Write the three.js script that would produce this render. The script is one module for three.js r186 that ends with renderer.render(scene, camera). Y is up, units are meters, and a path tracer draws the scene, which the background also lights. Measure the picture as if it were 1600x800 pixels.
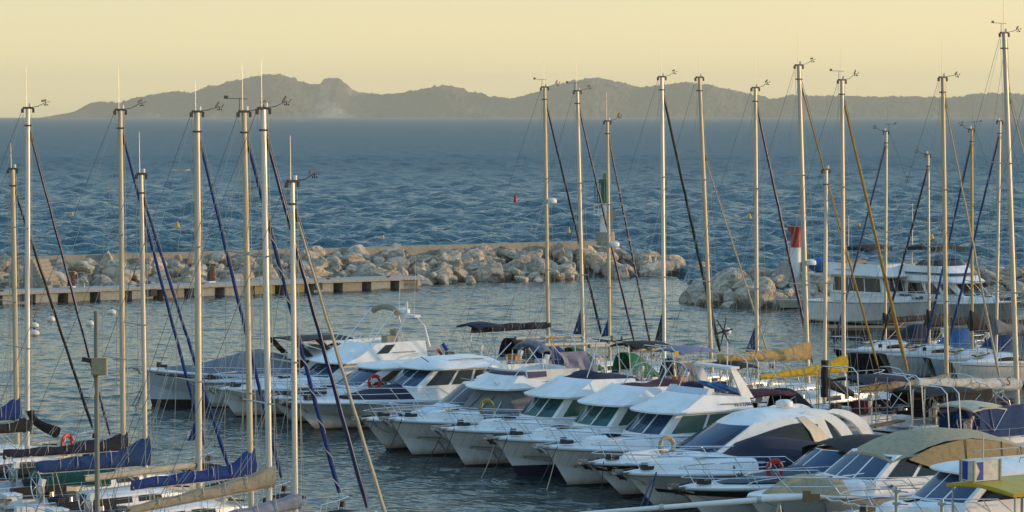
import * as THREE from 'three';
import { mergeVertices, toCreasedNormals } from 'three/addons/utils/BufferGeometryUtils.js';
import { FontLoader } from 'three/addons/loaders/FontLoader.js';
import { TextGeometry } from 'three/addons/geometries/TextGeometry.js';

// ---------------------------------------------------------------- camera, sky, sun, exposure
const FPX = 4500, CAMH = 12.8, HORIZON = 179.5;            // focal length in photo pixels, eye height, horizon row
const PITCH = Math.atan((400 - HORIZON) / FPX);
const scene = new THREE.Scene();
const camera = new THREE.PerspectiveCamera(2 * Math.atan(400 / FPX) * 180 / Math.PI, 2, 0.5, 60000);
camera.position.set(0, CAMH, 0);
camera.rotation.x = -PITCH;
const renderer = new THREE.WebGLRenderer({ antialias: true });
renderer.setSize(1024, 512);
renderer.toneMapping = THREE.LinearToneMapping;
renderer.toneMappingExposure = 1.08;
renderer.shadowMap.enabled = true;

const SUN_AZ = 84 * Math.PI / 180, SUN_EL = 6.5 * Math.PI / 180;     // to the right of the view, low evening sun
const sunDir = new THREE.Vector3(Math.sin(SUN_AZ) * Math.cos(SUN_EL), Math.sin(SUN_EL), -Math.cos(SUN_AZ) * Math.cos(SUN_EL));
const sun = new THREE.DirectionalLight(new THREE.Color(1, 0.66, 0.33), 3.4);
sun.position.copy(sunDir).multiplyScalar(400).add(new THREE.Vector3(0, 0, -130));
sun.target.position.set(0, 0, -130);
sun.castShadow = true;
Object.assign(sun.shadow.camera, { left: -140, right: 140, top: 60, bottom: -60, near: 10, far: 900 });
sun.shadow.mapSize.set(4096, 4096);
scene.add(sun, sun.target);

{ // evening sky: pale yellow along the horizon, blue overhead, warmer towards the sun
  const w = 512, h = 256, a = new Float32Array(w * h * 4);
  const stops = [[-90, .30, .33, .30], [-0.5, 1.30, 1.08, .57], [1.2, 1.20, 1.00, .55], [3, 1.02, .91, .57], [7, .73, .84, .74], [14, .46, .69, .80], [28, .34, .60, .86], [50, .33, .60, .96], [90, .30, .57, .98]];
  for (let j = 0; j < h; j++) {
    const el = ((j + .5) / h - .5) * 180;
    let k = 0; while (k < stops.length - 2 && el > stops[k + 1][0]) k++;
    let t = Math.min(1, Math.max(0, (el - stops[k][0]) / (stops[k + 1][0] - stops[k][0]))); t = t * t * (3 - 2 * t);
    const c = [1, 2, 3].map(i => stops[k][i] + (stops[k + 1][i] - stops[k][i]) * t);
    for (let i = 0; i < w; i++) {
      const az = ((i + .5) / w - .5) * 2 * Math.PI, e = el * Math.PI / 180;
      const d = new THREE.Vector3(Math.cos(az) * Math.cos(e), Math.sin(e), Math.sin(az) * Math.cos(e));
      const m = d.dot(sunDir), glow = Math.exp((m - 1) * 2.2);
      const low = Math.exp(-Math.max(0, el) / 14);
      const f = (el < 0 ? 1 : 1) * (0.80 + 0.38 * glow);
      const o = (j * w + i) * 4;
      a[o] = c[0] * f * (1 + .25 * glow * low - .10 * (1 - glow) * low);
      a[o + 1] = c[1] * f * (1 + .05 * glow * low - .04 * (1 - glow) * low);
      a[o + 2] = c[2] * f * (1 - .12 * glow * low);
      a[o + 3] = 1;
    }
  }
  const t = new THREE.DataTexture(a, w, h, THREE.RGBAFormat, THREE.FloatType);
  t.mapping = THREE.EquirectangularReflectionMapping; t.colorSpace = THREE.LinearSRGBColorSpace;
  t.magFilter = THREE.LinearFilter; t.needsUpdate = true;
  scene.background = t; scene.environment = t;
}
scene.fog = new THREE.FogExp2(new THREE.Color(1, 0.95, 0.76), 6.2e-5);

// ---------------------------------------------------------------- helpers
let seed = 7; const rnd = () => { seed = (seed * 1664525 + 1013904223) >>> 0; return seed / 4294967296; };
const rr = (a, b) => a + (b - a) * rnd();
const V = (x, y, z) => new THREE.Vector3(x, y, z);
const lerp = (a, b, t) => a + (b - a) * t, clamp = (x, a = 0, b = 1) => Math.min(b, Math.max(a, x));
const sst = (a, b, x) => { const t = clamp((x - a) / (b - a)); return t * t * (3 - 2 * t); };
function rayDir(px, py) { const v = V((px - 800) / FPX, (400 - py) / FPX, -1); return v.applyAxisAngle(V(1, 0, 0), -PITCH); }
function atDepth(px, py, d) { const r = rayDir(px, py); return V(0, CAMH, 0).addScaledVector(r, d / -r.z); }
function onLevel(px, py, y = 0) { const r = rayDir(px, py); return V(0, CAMH, 0).addScaledVector(r, (y - CAMH) / r.y); }
const taken = new Map();
function numbered(n) { const k = taken.get(n) || 0; taken.set(n, k + 1); return k ? `${n}_${String(k).padStart(3, '0')}` : n; }
function tag(o, label, category, group) { o.userData.label = label; o.userData.category = category; if (group) o.userData.group = group; return o; }
function thing(name, label, category, group) { const o = new THREE.Group(); o.name = numbered(name); scene.add(o); return tag(o, label, category, group); }
function hash(i, j, s) { let n = (i * 374761393 + j * 668265263 + s * 1442695041) | 0; n = Math.imul(n ^ (n >>> 13), 1274126177); return ((n ^ (n >>> 16)) >>> 0) / 4294967296; }
function vnoise(x, y, s = 0) { const i = Math.floor(x), j = Math.floor(y), u = x - i, v = y - j, a = u * u * (3 - 2 * u), b = v * v * (3 - 2 * v); return lerp(lerp(hash(i, j, s), hash(i + 1, j, s), a), lerp(hash(i, j + 1, s), hash(i + 1, j + 1, s), a), b); }
function fbm(x, y, s = 0, n = 4) { let f = 0, a = .5, t = 0; for (let k = 0; k < n; k++) { f += a * vnoise(x, y, s + k); t += a; a *= .5; x *= 2.03; y *= 2.03; } return f / t; }

class MB {                                                    // collects triangles, builds ONE mesh
  constructor() { this.p = []; }
  tri(a, b, c) { this.p.push(a.x, a.y, a.z, b.x, b.y, b.z, c.x, c.y, c.z); return this; }
  quad(a, b, c, d) { return this.tri(a, b, c).tri(a, c, d); }
  add(geo, m) { const g = geo.index ? geo.toNonIndexed() : geo, q = g.attributes.position, v = V(0, 0, 0); for (let i = 0; i < q.count; i++) { v.fromBufferAttribute(q, i); if (m) v.applyMatrix4(m); this.p.push(v.x, v.y, v.z); } return this; }
  box(x, y, z, sx, sy, sz, ry = 0, rz = 0, rx = 0) { return this.add(new THREE.BoxGeometry(sx, sy, sz), new THREE.Matrix4().makeRotationFromEuler(new THREE.Euler(rx, ry, rz)).setPosition(x, y, z)); }
  ball(c, r, sy = 1, n = 10) { return this.add(new THREE.SphereGeometry(r, n, Math.ceil(n * .7)), new THREE.Matrix4().makeScale(1, sy, 1).setPosition(c.x, c.y, c.z)); }
  ring(c, dir, rx, rz, ang, n) { const t = dir.clone().normalize(); const s = Math.abs(t.y) > .9 ? V(0, 0, 1) : V(0, 1, 0); const e = V(0, 0, 0).crossVectors(s, t).normalize(), f = V(0, 0, 0).crossVectors(t, e); const o = []; for (let i = 0; i < n; i++) { const q = ang + i / n * Math.PI * 2; o.push(c.clone().addScaledVector(e, rx * Math.cos(q)).addScaledVector(f, rz * Math.sin(q))); } return o; }
  path(pts, r, n = 5, closed = false) {                       // round tube through points
    const R = pts.map((p, i) => { const a = pts[closed ? (i + pts.length - 1) % pts.length : Math.max(0, i - 1)], b = pts[closed ? (i + 1) % pts.length : Math.min(pts.length - 1, i + 1)]; const q = typeof r === 'function' ? r(i / (pts.length - 1)) : r; return this.ring(p, V(0, 0, 0).subVectors(b, a), q, q, 0, n); });
    if (closed) R.push(R[0]);
    return this.loft(R, true, !closed);
  }
  tube(a, b, r0, r1 = r0, n = 6) { const d = V(0, 0, 0).subVectors(b, a); return this.loft([this.ring(a, d, r0, r0, 0, n), this.ring(b, d, r1, r1, 0, n)], true, true); }
  loft(R, closed = false, caps = false) {
    for (let i = 0; i + 1 < R.length; i++) { const A = R[i], B = R[i + 1], n = A.length; for (let j = 0; j < (closed ? n : n - 1); j++) { const k = (j + 1) % n; this.quad(A[j], A[k], B[k], B[j]); } }
    if (caps) for (const [r, f] of [[R[0], -1], [R[R.length - 1], 1]]) { const c = r.reduce((s, p) => s.add(p), V(0, 0, 0)).divideScalar(r.length); for (let j = 0; j < r.length; j++) { const k = (j + 1) % r.length; f > 0 ? this.tri(c, r[j], r[k]) : this.tri(c, r[k], r[j]); } }
    return this;
  }
  geometry(crease = .6) {
    let g = new THREE.BufferGeometry(); g.setAttribute('position', new THREE.Float32BufferAttribute(this.p, 3));
    const q = this.p, keep = [];                               // drop degenerate triangles
    for (let i = 0; i < q.length; i += 9) { const ax = q[i + 3] - q[i], ay = q[i + 4] - q[i + 1], az = q[i + 5] - q[i + 2], bx = q[i + 6] - q[i], by = q[i + 7] - q[i + 1], bz = q[i + 8] - q[i + 2]; const c = Math.hypot(ay * bz - az * by, az * bx - ax * bz, ax * by - ay * bx); if (c > 1e-9) for (let k = 0; k < 9; k++) keep.push(q[i + k]); }
    g.setAttribute('position', new THREE.Float32BufferAttribute(keep, 3));
    g = toCreasedNormals(g, crease);
    return boxUV(g);
  }
  build(name, mat, parent, crease) { const m = new THREE.Mesh(this.geometry(crease), mat); m.name = name; m.castShadow = m.receiveShadow = true; if (parent) parent.add(m); return m; }
}
function boxUV(g) { const p = g.attributes.position, n = g.attributes.normal, u = new Float32Array(p.count * 2); for (let i = 0; i < p.count; i++) { const ax = Math.abs(n.getX(i)), ay = Math.abs(n.getY(i)), az = Math.abs(n.getZ(i)); if (ay >= ax && ay >= az) { u[2 * i] = p.getX(i); u[2 * i + 1] = p.getZ(i); } else if (az >= ax) { u[2 * i] = p.getX(i); u[2 * i + 1] = p.getY(i); } else { u[2 * i] = p.getZ(i); u[2 * i + 1] = p.getY(i); } } g.setAttribute('uv', new THREE.BufferAttribute(u, 2)); return g; }
const mk = f => { const b = new MB(); f(b); return b; };
const part = (parent, name, mat, f, crease, label) => { const m = mk(f).build(name, mat, parent, crease); if (label) m.userData.label = label; return m; };
const polyAt = (r, u) => { const i = Math.min(r.length - 2, Math.max(0, Math.floor(u))); return r[i].clone().lerp(r[i + 1], u - i); };
const surf = (A, B) => (u, v) => polyAt(A, u).lerp(polyAt(B, u), v);
function panel(b, S, u0, u1, v0, v1, off = .012, nu = 4, nv = 2, mid = V(0, 1.5, 0)) {   // a thin pane lying proud of a surface; u0, u1 may be [at bottom, at top]
  const U = (q, v) => Array.isArray(q) ? lerp(q[0], q[1], v) : q, G = [], I = [];
  for (let j = 0; j <= nv; j++) { G.push([]); I.push([]); for (let i = 0; i <= nu; i++) {
    const f = j / nv, v = lerp(v0, v1, f), u = lerp(U(u0, f), U(u1, f), i / nu), p = S(u, v), e = .01;
    const n = V(0, 0, 0).crossVectors(S(u + e, v).sub(S(u - e, v)), S(u, v + e).sub(S(u, v - e))).normalize();
    const c = p.clone().sub(mid); if (n.x * c.x + n.z * c.z + .3 * n.y * c.y < 0) n.negate();
    G[j].push(p.clone().addScaledVector(n, off)); I[j].push(p.clone().addScaledVector(n, -.01)); } }
  b.loft(G); b.loft(I);
  b.loft([G[0], I[0]]); b.loft([G[nv], I[nv]]); b.loft([G.map(r => r[0]), I.map(r => r[0])]); b.loft([G.map(r => r[nu]), I.map(r => r[nu])]);
}

// ---------------------------------------------------------------- textures and materials
function tex(n, f, srgb = false) { const a = new Uint8Array(n * n * 4); for (let j = 0; j < n; j++) for (let i = 0; i < n; i++) { const c = f(i, j), o = (j * n + i) * 4; a[o] = clamp(c[0], 0, 255); a[o + 1] = clamp(c[1], 0, 255); a[o + 2] = clamp(c[2], 0, 255); a[o + 3] = 255; } const t = new THREE.DataTexture(a, n, n); t.wrapS = t.wrapT = THREE.RepeatWrapping; t.magFilter = THREE.LinearFilter; t.minFilter = THREE.LinearMipmapLinearFilter; if (srgb) t.colorSpace = THREE.SRGBColorSpace; t.needsUpdate = true; return t; }
function tnoise(x, y, per, s, n = 4) { let f = 0, a = .5, t = 0; for (let k = 0; k < n; k++) { const i = Math.floor(x), j = Math.floor(y), u = x - i, v = y - j, A = u * u * (3 - 2 * u), B = v * v * (3 - 2 * v), h = (p, q) => hash(((p % per) + per) % per, ((q % per) + per) % per, s + k); f += a * lerp(lerp(h(i, j), h(i + 1, j), A), lerp(h(i, j + 1), h(i + 1, j + 1), A), B); t += a; a *= .5; x *= 2; y *= 2; per *= 2; } return f / t; }
const rep = (t, x, y = x) => { const c = t.clone(); c.repeat.set(x, y); c.needsUpdate = true; return c; };
const dirtT = tex(512, (i, j) => { const n = tnoise(i / 64, j / 64, 8, 3, 5), s = tnoise(i / 12, j / 128, 4 * 11, 9, 3); const v = 255 - 16 * sst(.45, .8, n) - 10 * sst(.6, .9, s); return [v, v - 1 * sst(.5, .8, n), v - 5 * sst(.5, .8, n)]; }, true);
const canvasT = tex(512, (i, j) => { const n = tnoise(i / 32, j / 32, 16, 21, 5), v = 255 - 22 * sst(.35, .8, n) - 10 * hash(i, j, 4); return [v, v, v]; }, true);
const foldT = tex(512, (i, j) => { const n = tnoise(i / 90 + .6 * tnoise(i / 64, j / 64, 8, 2, 2), j / 30, 999, 5, 3); return [n * 255, n * 255, n * 255]; });
const grainT = tex(512, (i, j) => { const n = tnoise(i / 16, j / 16, 32, 31, 5) * .7 + hash(i, j, 8) * .3; return [n * 255, n * 255, n * 255]; });
const M = {};
const std = (name, o) => { const m = new THREE.MeshStandardMaterial(o); m.name = name; M[name] = m; return m; };
const lin = (r, g, b) => new THREE.Color().setRGB(r, g, b);
const dirt = rep(dirtT, .33, .33), canv = rep(canvasT, .6, .6), fold = rep(foldT, .8, .8), grain = rep(grainT, .7, .7);
std('gelcoat', { color: lin(.78, .78, .76), roughness: .3, map: dirt });
const hullT = tex(512, (i, j) => { const y = j / 512 * 3, n = tnoise(i / 64, j / 64, 8, 3, 5), st = tnoise(i / 6, j / 170, 87, 13, 3), low = sst(.34, .02, y + .22 * (n - .5)) * (y < 2 ? 1 : 0), top = sst(.5, 1.3, y) * (y < 2 ? 1 : 0), k = 255 - 14 * sst(.45, .8, n) - 46 * sst(.58, .86, st) * (.35 + .65 * top) - 70 * low; return [k, k - 4 * low * 4 - 3 * sst(.58, .86, st) * 3, k - 34 * low - 16 * sst(.58, .86, st)]; }, true);
const hullmap = rep(hullT, 1 / 3, 1 / 3);
std('hullwhite', { color: lin(.78, .78, .76), roughness: .28, map: hullmap }); std('hullwhite2', { color: lin(.70, .71, .70), roughness: .32, map: hullmap });
std('gelcoat2', { color: lin(.72, .72, .70), roughness: .35, map: dirt });
std('cream', { color: lin(.70, .65, .54), roughness: .4, map: dirt });
std('deckgrey', { color: lin(.50, .51, .51), roughness: .6, map: dirt });
std('paleblue', { color: lin(.52, .60, .68), roughness: .35, map: dirt });
std('greyhull', { color: lin(.36, .37, .38), roughness: .35, map: dirt });
std('blackhull', { color: lin(.02, .02, .025), roughness: .25 });
std('bluehull', { color: lin(.008, .022, .085), roughness: .3 });
std('navybottom', { color: lin(.012, .018, .05), roughness: .6 });
std('blackbottom', { color: lin(.02, .02, .02), roughness: .7 });
std('teal', { color: lin(.02, .22, .25), roughness: .4 });
std('greyline', { color: lin(.28, .28, .28), roughness: .5 });
std('rubber', { color: lin(.03, .03, .032), roughness: .7 });
std('steel', { color: lin(.72, .71, .70), roughness: .22, metalness: .9 });
std('alu', { color: lin(.56, .51, .42), roughness: .42, metalness: .25, map: rep(dirtT, 1.3, .2) });
std('alu2', { color: lin(.50, .46, .38), roughness: .45, metalness: .3, map: rep(dirtT, 1.1, .17) });
std('alu3', { color: lin(.48, .42, .30), roughness: .5, metalness: .2, map: rep(dirtT, 1.4, .3) }); std('alu4', { color: lin(.62, .60, .55), roughness: .38, metalness: .35, map: rep(dirtT, .9, .15) });
std('aluold', { color: lin(.46, .40, .27), roughness: .5, metalness: .2, map: rep(dirtT, 1.2, .25) });
std('yellowmast', { color: lin(.46, .34, .10), roughness: .5, map: dirt });
std('wire', { color: lin(.42, .40, .36), roughness: .4, metalness: .5 });
std('wiredark', { color: lin(.10, .10, .11), roughness: .5 });
std('rope', { color: lin(.52, .46, .34), roughness: .9 });
std('ropedark', { color: lin(.03, .035, .05), roughness: .9 });
std('black', { color: lin(.015, .015, .016), roughness: .5 });
std('glassblue', { color: lin(.010, .045, .10), roughness: .06 });
std('glassteal', { color: lin(.012, .085, .085), roughness: .08 });
std('glassdark', { color: lin(.012, .014, .016), roughness: .06 });
std('glassgreen', { color: lin(.05, .11, .085), roughness: .1 });
std('glassamber', { color: lin(.06, .045, .022), roughness: .08 });
std('purplescreen', { color: lin(.13, .12, .19), roughness: .15 });
const cloth = (n, r, g, b) => std(n, { color: lin(r, g, b), roughness: .85, map: canv, bumpMap: fold, bumpScale: .014 });
cloth('navy', .003, .008, .030); cloth('blue', .002, .032, .19); cloth('blue2', .002, .040, .15); cloth('sky', .03, .14, .36); cloth('blackcloth', .014, .014, .016); cloth('beige', .34, .29, .20); cloth('tan', .52, .34, .12);
cloth('yellowc', .58, .38, .015); cloth('greyc', .17, .18, .20); cloth('whitec', .62, .60, .56); cloth('green', .006, .10, .055); cloth('greenb', .01, .16, .06); cloth('dkgreen', .006, .030, .022); cloth('maroon', .11, .012, .016); cloth('lilac', .24, .23, .33); cloth('slate', .07, .085, .105); cloth('greyblue', .24, .27, .34); cloth('gold', .42, .26, .05); cloth('khaki', .38, .32, .20); cloth('canvasgold', .33, .25, .13); cloth('brown', .07, .045, .03); cloth('orange', .5, .2, .05); cloth('whitecover', .72, .74, .76); cloth('sailcream', .58, .50, .36); cloth('lime', .40, .48, .03);
std('red', { color: lin(.42, .022, .018), roughness: .5 });
std('rednav', { color: lin(.34, .010, .012), roughness: .5, map: dirt });
std('greennav', { color: lin(.005, .14, .075), roughness: .5, map: dirt });
std('yellow', { color: lin(.62, .36, .01), roughness: .5 });
std('yellowroof', { color: lin(.50, .34, .015), roughness: .5, map: dirt });
std('orangep', { color: lin(.5, .10, .01), roughness: .5, map: dirt });
std('white', { color: lin(.78, .77, .74), roughness: .5, map: dirt });
std('flagblue', { color: lin(.01, .04, .30), roughness: .7 });
std('teak', { color: lin(.20, .12, .06), roughness: .7, map: dirt });
std('concrete', { color: lin(.34, .31, .25), roughness: .9, map: rep(canvasT, .4, .4), bumpMap: grain, bumpScale: .01 });
std('concretepale', { color: lin(.40, .40, .36), roughness: .9, map: rep(canvasT, .5, .5), bumpMap: grain, bumpScale: .008 });
std('floatyellow', { color: lin(.36, .29, .12), roughness: .8, map: rep(canvasT, .5, .5) });
std('wetdark', { color: lin(.025, .022, .018), roughness: .6 });
std('postgrey', { color: lin(.20, .20, .17), roughness: .6, map: dirt });
std('galv', { color: lin(.42, .43, .42), roughness: .5, metalness: .5, map: dirt });
const rockTex = tex(512, (i, j) => { const n = tnoise(i / 64, j / 64, 8, 41, 6), s = tnoise(i / 16, j / 16, 32, 47, 4), v = 255 - 60 * sst(.35, .75, n) - 30 * sst(.55, .8, s); return [v, v - 4, v - 14]; }, true), rockB = rep(grainT, .5, .5), rockM = rep(rockTex, .45, .45);
const rockMats = [[.60, .53, .44], [.54, .47, .40], [.62, .54, .44], [.50, .45, .39], [.58, .52, .44]].map((c, i) => std('limestone' + i, { color: lin(...c), roughness: .95, map: rockM, bumpMap: rockB, bumpScale: .05 }));
const rockWet = std('wetstone', { color: lin(.10, .085, .06), roughness: .7, map: rockM, bumpMap: rockB, bumpScale: .05 });

// ---------------------------------------------------------------- water
function waveTexture(n, tile, lmin, lmax, slope, dir, spread, count, s0, sharp = 0) {   // tangent-space normals of a periodic wave field
  seed = s0; const hgt = new Float32Array(n * n), cosT = new Float32Array(n); for (let i = 0; i < n; i++) cosT[i] = Math.cos(i / n * 2 * Math.PI);
  for (let q = 0; q < count; q++) {
    const l = lmin * Math.pow(lmax / lmin, rnd()), th = dir + (rnd() + rnd() - 1) * spread, kx = Math.round(tile / l * Math.cos(th)), ky = Math.round(tile / l * Math.sin(th)), k = Math.hypot(kx, ky); if (!k) continue;
    const amp = tile / k * Math.pow(l / lmax, .12), ph = Math.floor(rnd() * n);
    for (let j = 0; j < n; j++) { let id = (ky * j + ph) % n; if (id < 0) id += n; const st = ((kx % n) + n) % n; for (let i = 0, o = j * n; i < n; i++, o++) { hgt[o] += amp * cosT[id]; id += st; if (id >= n) id -= n; } }
  }
  if (sharp) { let sd = 0; for (const x of hgt) sd += x * x; sd = Math.sqrt(sd / hgt.length); for (let i = 0; i < hgt.length; i++) { const x = hgt[i] / sd; hgt[i] = sd * (x + sharp * x * x * .5); } }
  const dx = tile / n; let s2 = 0; const gx = new Float32Array(n * n), gy = new Float32Array(n * n);
  for (let j = 0; j < n; j++) for (let i = 0; i < n; i++) { const o = j * n + i; gx[o] = (hgt[j * n + (i + 1) % n] - hgt[j * n + (i + n - 1) % n]) / (2 * dx); gy[o] = (hgt[((j + 1) % n) * n + i] - hgt[((j + n - 1) % n) * n + i]) / (2 * dx); s2 += gx[o] * gx[o] + gy[o] * gy[o]; }
  const f = slope / Math.sqrt(s2 / (n * n));
  return tex(n, (i, j) => { const o = j * n + i, x = -gx[o] * f, y = -gy[o] * f, l = Math.hypot(x, y, 1); return [(x / l * .5 + .5) * 255, (y / l * .5 + .5) * 255, (1 / l * .5 + .5) * 255]; });
}
function bumpTexture(n, count, kmin, kmax, s0) { seed = s0; const W = []; for (let q = 0; q < count; q++) { const k = kmin * Math.pow(kmax / kmin, rnd()), th = rnd() * 6.283; W.push([Math.round(k * Math.cos(th)), Math.round(k * Math.sin(th)), rnd() * 6.283, 1 / k]); } const a = new Float32Array(n * n); let m = 0; for (let j = 0; j < n; j++) for (let i = 0; i < n; i++) { let h = 0; for (const w of W) h += w[3] * Math.cos((w[0] * i + w[1] * j) / n * 6.28318 + w[2]); a[j * n + i] = h; m = Math.max(m, Math.abs(h)); } return tex(n, (i, j) => { const v = (a[j * n + i] / m * .5 + .5) * 255; return [v, v, v]; }); }
function flat(name, shapePts, y, mat) {
  const g = new THREE.ShapeGeometry(new THREE.Shape(shapePts.map(p => new THREE.Vector2(p[0], -p[1])))); g.rotateX(-Math.PI / 2); g.translate(0, y, 0);
  const p = g.attributes.position, u = new Float32Array(p.count * 2); for (let i = 0; i < p.count; i++) { u[2 * i] = p.getX(i); u[2 * i + 1] = -p.getZ(i); } g.setAttribute('uv', new THREE.BufferAttribute(u, 2));
  const m = new THREE.Mesh(g, mat); m.name = name; m.receiveShadow = true; m.userData.kind = 'structure'; scene.add(m); return m;
}
{ // real waves on a polar sheet that coarsens with distance; short steep ones outside, low ripples inside the harbour
  const HARB = [[-90, 40], [90, 40], [90, -205], [45, -204], [20, -199], [14, -197], [13, -238], [8, -238], [-7, -230], [-36, -212], [-90, -178]];
  const inside = (x, z) => { let c = false; for (let i = 0, j = HARB.length - 1; i < HARB.length; j = i++) { const [xi, zi] = HARB[i], [xj, zj] = HARB[j]; if ((zi > z) !== (zj > z) && x < (xj - xi) * (z - zi) / (zj - zi) + xi) c = !c; } return c; };
  const step = d => Math.max(.17, (d < 900 ? .2 : .34) * d * d / 36864), rows = [55]; while (rows[rows.length - 1] < 9000) { const d = rows[rows.length - 1]; rows.push(d + step(d)); }
  rows.push(13200);
  const nc = 470, A = .25, pos = [], uv = [], uv1 = [], waves = (lmin, lmax, dir, spread, n, s0, slope) => { seed = s0; const W = []; let s2 = 0; for (let q = 0; q < n; q++) { const l = lmin * Math.pow(lmax / lmin, (q + rnd()) / n), th = dir + (rnd() + rnd() - 1) * spread, k = 6.28318 / l; W.push([k * Math.cos(th), k * Math.sin(th), rnd() * 6.28, 1 / k, l]); s2 += .5; } const f = slope / Math.sqrt(s2); for (const w of W) w[3] *= f; return W; };
  const WS = waves(.8, 6.5, Math.PI * .44, 2.2, 64, 3, .30).concat(waves(6.5, 15, Math.PI * .44, 2.4, 26, 41, .13)), WH = waves(.5, 3.6, Math.PI * .40, 1.8, 46, 8, .095);
  for (const d of rows) { const dr = step(d), dc = d * 2 * A / nc;
    const ft = w => sst(1.8 * dr, 3.4 * dr, 6.28318 / (Math.abs(w[1]) + 1e-4)) * sst(1.8 * dc, 3.4 * dc, 6.28318 / (Math.abs(w[0]) + 1e-4)), fs = WS.map(ft), fh = WH.map(ft);
    for (let i = 0; i <= nc; i++) { const th = (i / nc * 2 - 1) * A, x = d * Math.sin(th), z = -d * Math.cos(th); let h = 0;
      const har = d < 260 && inside(x, z), W = har ? WH : WS, F = har ? fh : fs, gust = har ? .75 + .6 * vnoise(x / 9, z / 14, 5) : 1.1 + .15 * vnoise(x / 38, z / 60, 6);
      if (d < 8000) for (let q = 0; q < W.length; q++) if (F[q] > 0) h += F[q] * W[q][3] * Math.sin(W[q][0] * x + W[q][1] * z + W[q][2]);
      pos.push(x, h * gust, z); uv.push(x, -z); uv1.push(clamp(d / 3000, .004, .996), .5); } }
  const ih = [], is = []; for (let j = 0; j + 1 < rows.length; j++) for (let i = 0; i < nc; i++) { const a = j * (nc + 1) + i, b = a + 1, c = a + nc + 1, e = c + 1; (rows[j] < 260 && inside(pos[3 * a], pos[3 * a + 2]) ? ih : is).push(a, b, e, a, e, c); }
  const P = new THREE.Float32BufferAttribute(pos, 3), U = new THREE.Float32BufferAttribute(uv, 2); const all = new THREE.BufferGeometry(); all.setAttribute('position', P); all.setIndex(ih.concat(is)); all.computeVertexNormals();
  const ripple = waveTexture(1024, 13, .16, 1.3, .16, Math.PI * .42, 1.5, 70, 23, .2);
  const farRough = tex(256, i => { const d = (i + .5) / 256 * 3000, v = 255 * lerp(.18, .47, sst(280, 850, d)); return [v, v, v]; }); farRough.wrapS = farRough.wrapT = THREE.ClampToEdgeWrapping; farRough.channel = 1;
  const swell = bumpTexture(1024, 90, 8, 70, 5); swell.rotation = .4;
  const mats = { sea: new THREE.MeshPhysicalMaterial({ color: lin(.018, .080, .102), roughness: 1, roughnessMap: farRough, ior: 1.33, normalMap: rep(ripple, 1 / 13), normalScale: new THREE.Vector2(1.7, 1.7), bumpMap: rep(swell, 1 / 290), bumpScale: 1.1 }), harbour_water: new THREE.MeshPhysicalMaterial({ color: lin(.012, .036, .038), roughness: .11, ior: 1.33, normalMap: rep(ripple, 1 / 13), normalScale: new THREE.Vector2(.6, .6) }) };
  for (const [n, ix] of [['sea', is], ['harbour_water', ih]]) { const map = new Map(), p = [], no = [], u = [], u1 = [], id = []; for (const k of ix) { let m = map.get(k); if (m === undefined) { m = map.size; map.set(k, m); u1.push(uv1[2 * k], .5); p.push(P.getX(k), P.getY(k), P.getZ(k)); no.push(all.attributes.normal.getX(k), all.attributes.normal.getY(k), all.attributes.normal.getZ(k)); u.push(U.getX(k), U.getY(k)); } id.push(m); }
    const g = new THREE.BufferGeometry(); g.setAttribute('position', new THREE.Float32BufferAttribute(p, 3)); g.setAttribute('normal', new THREE.Float32BufferAttribute(no, 3)); g.setAttribute('uv', new THREE.Float32BufferAttribute(u, 2)); g.setAttribute('uv1', new THREE.Float32BufferAttribute(u1, 2)); g.setIndex(id); mats[n].name = n; const m = new THREE.Mesh(g, mats[n]); m.name = n; m.receiveShadow = true; m.userData.kind = 'structure'; scene.add(m); }
  const deep = new THREE.MeshPhysicalMaterial({ color: lin(.018, .080, .102), roughness: .5, ior: 1.33 }); deep.name = 'deep_water'; flat('deep_water', [[-9000, 60], [9000, 60], [9000, -13200], [-9000, -13200]], -1.2, deep);
}
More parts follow.
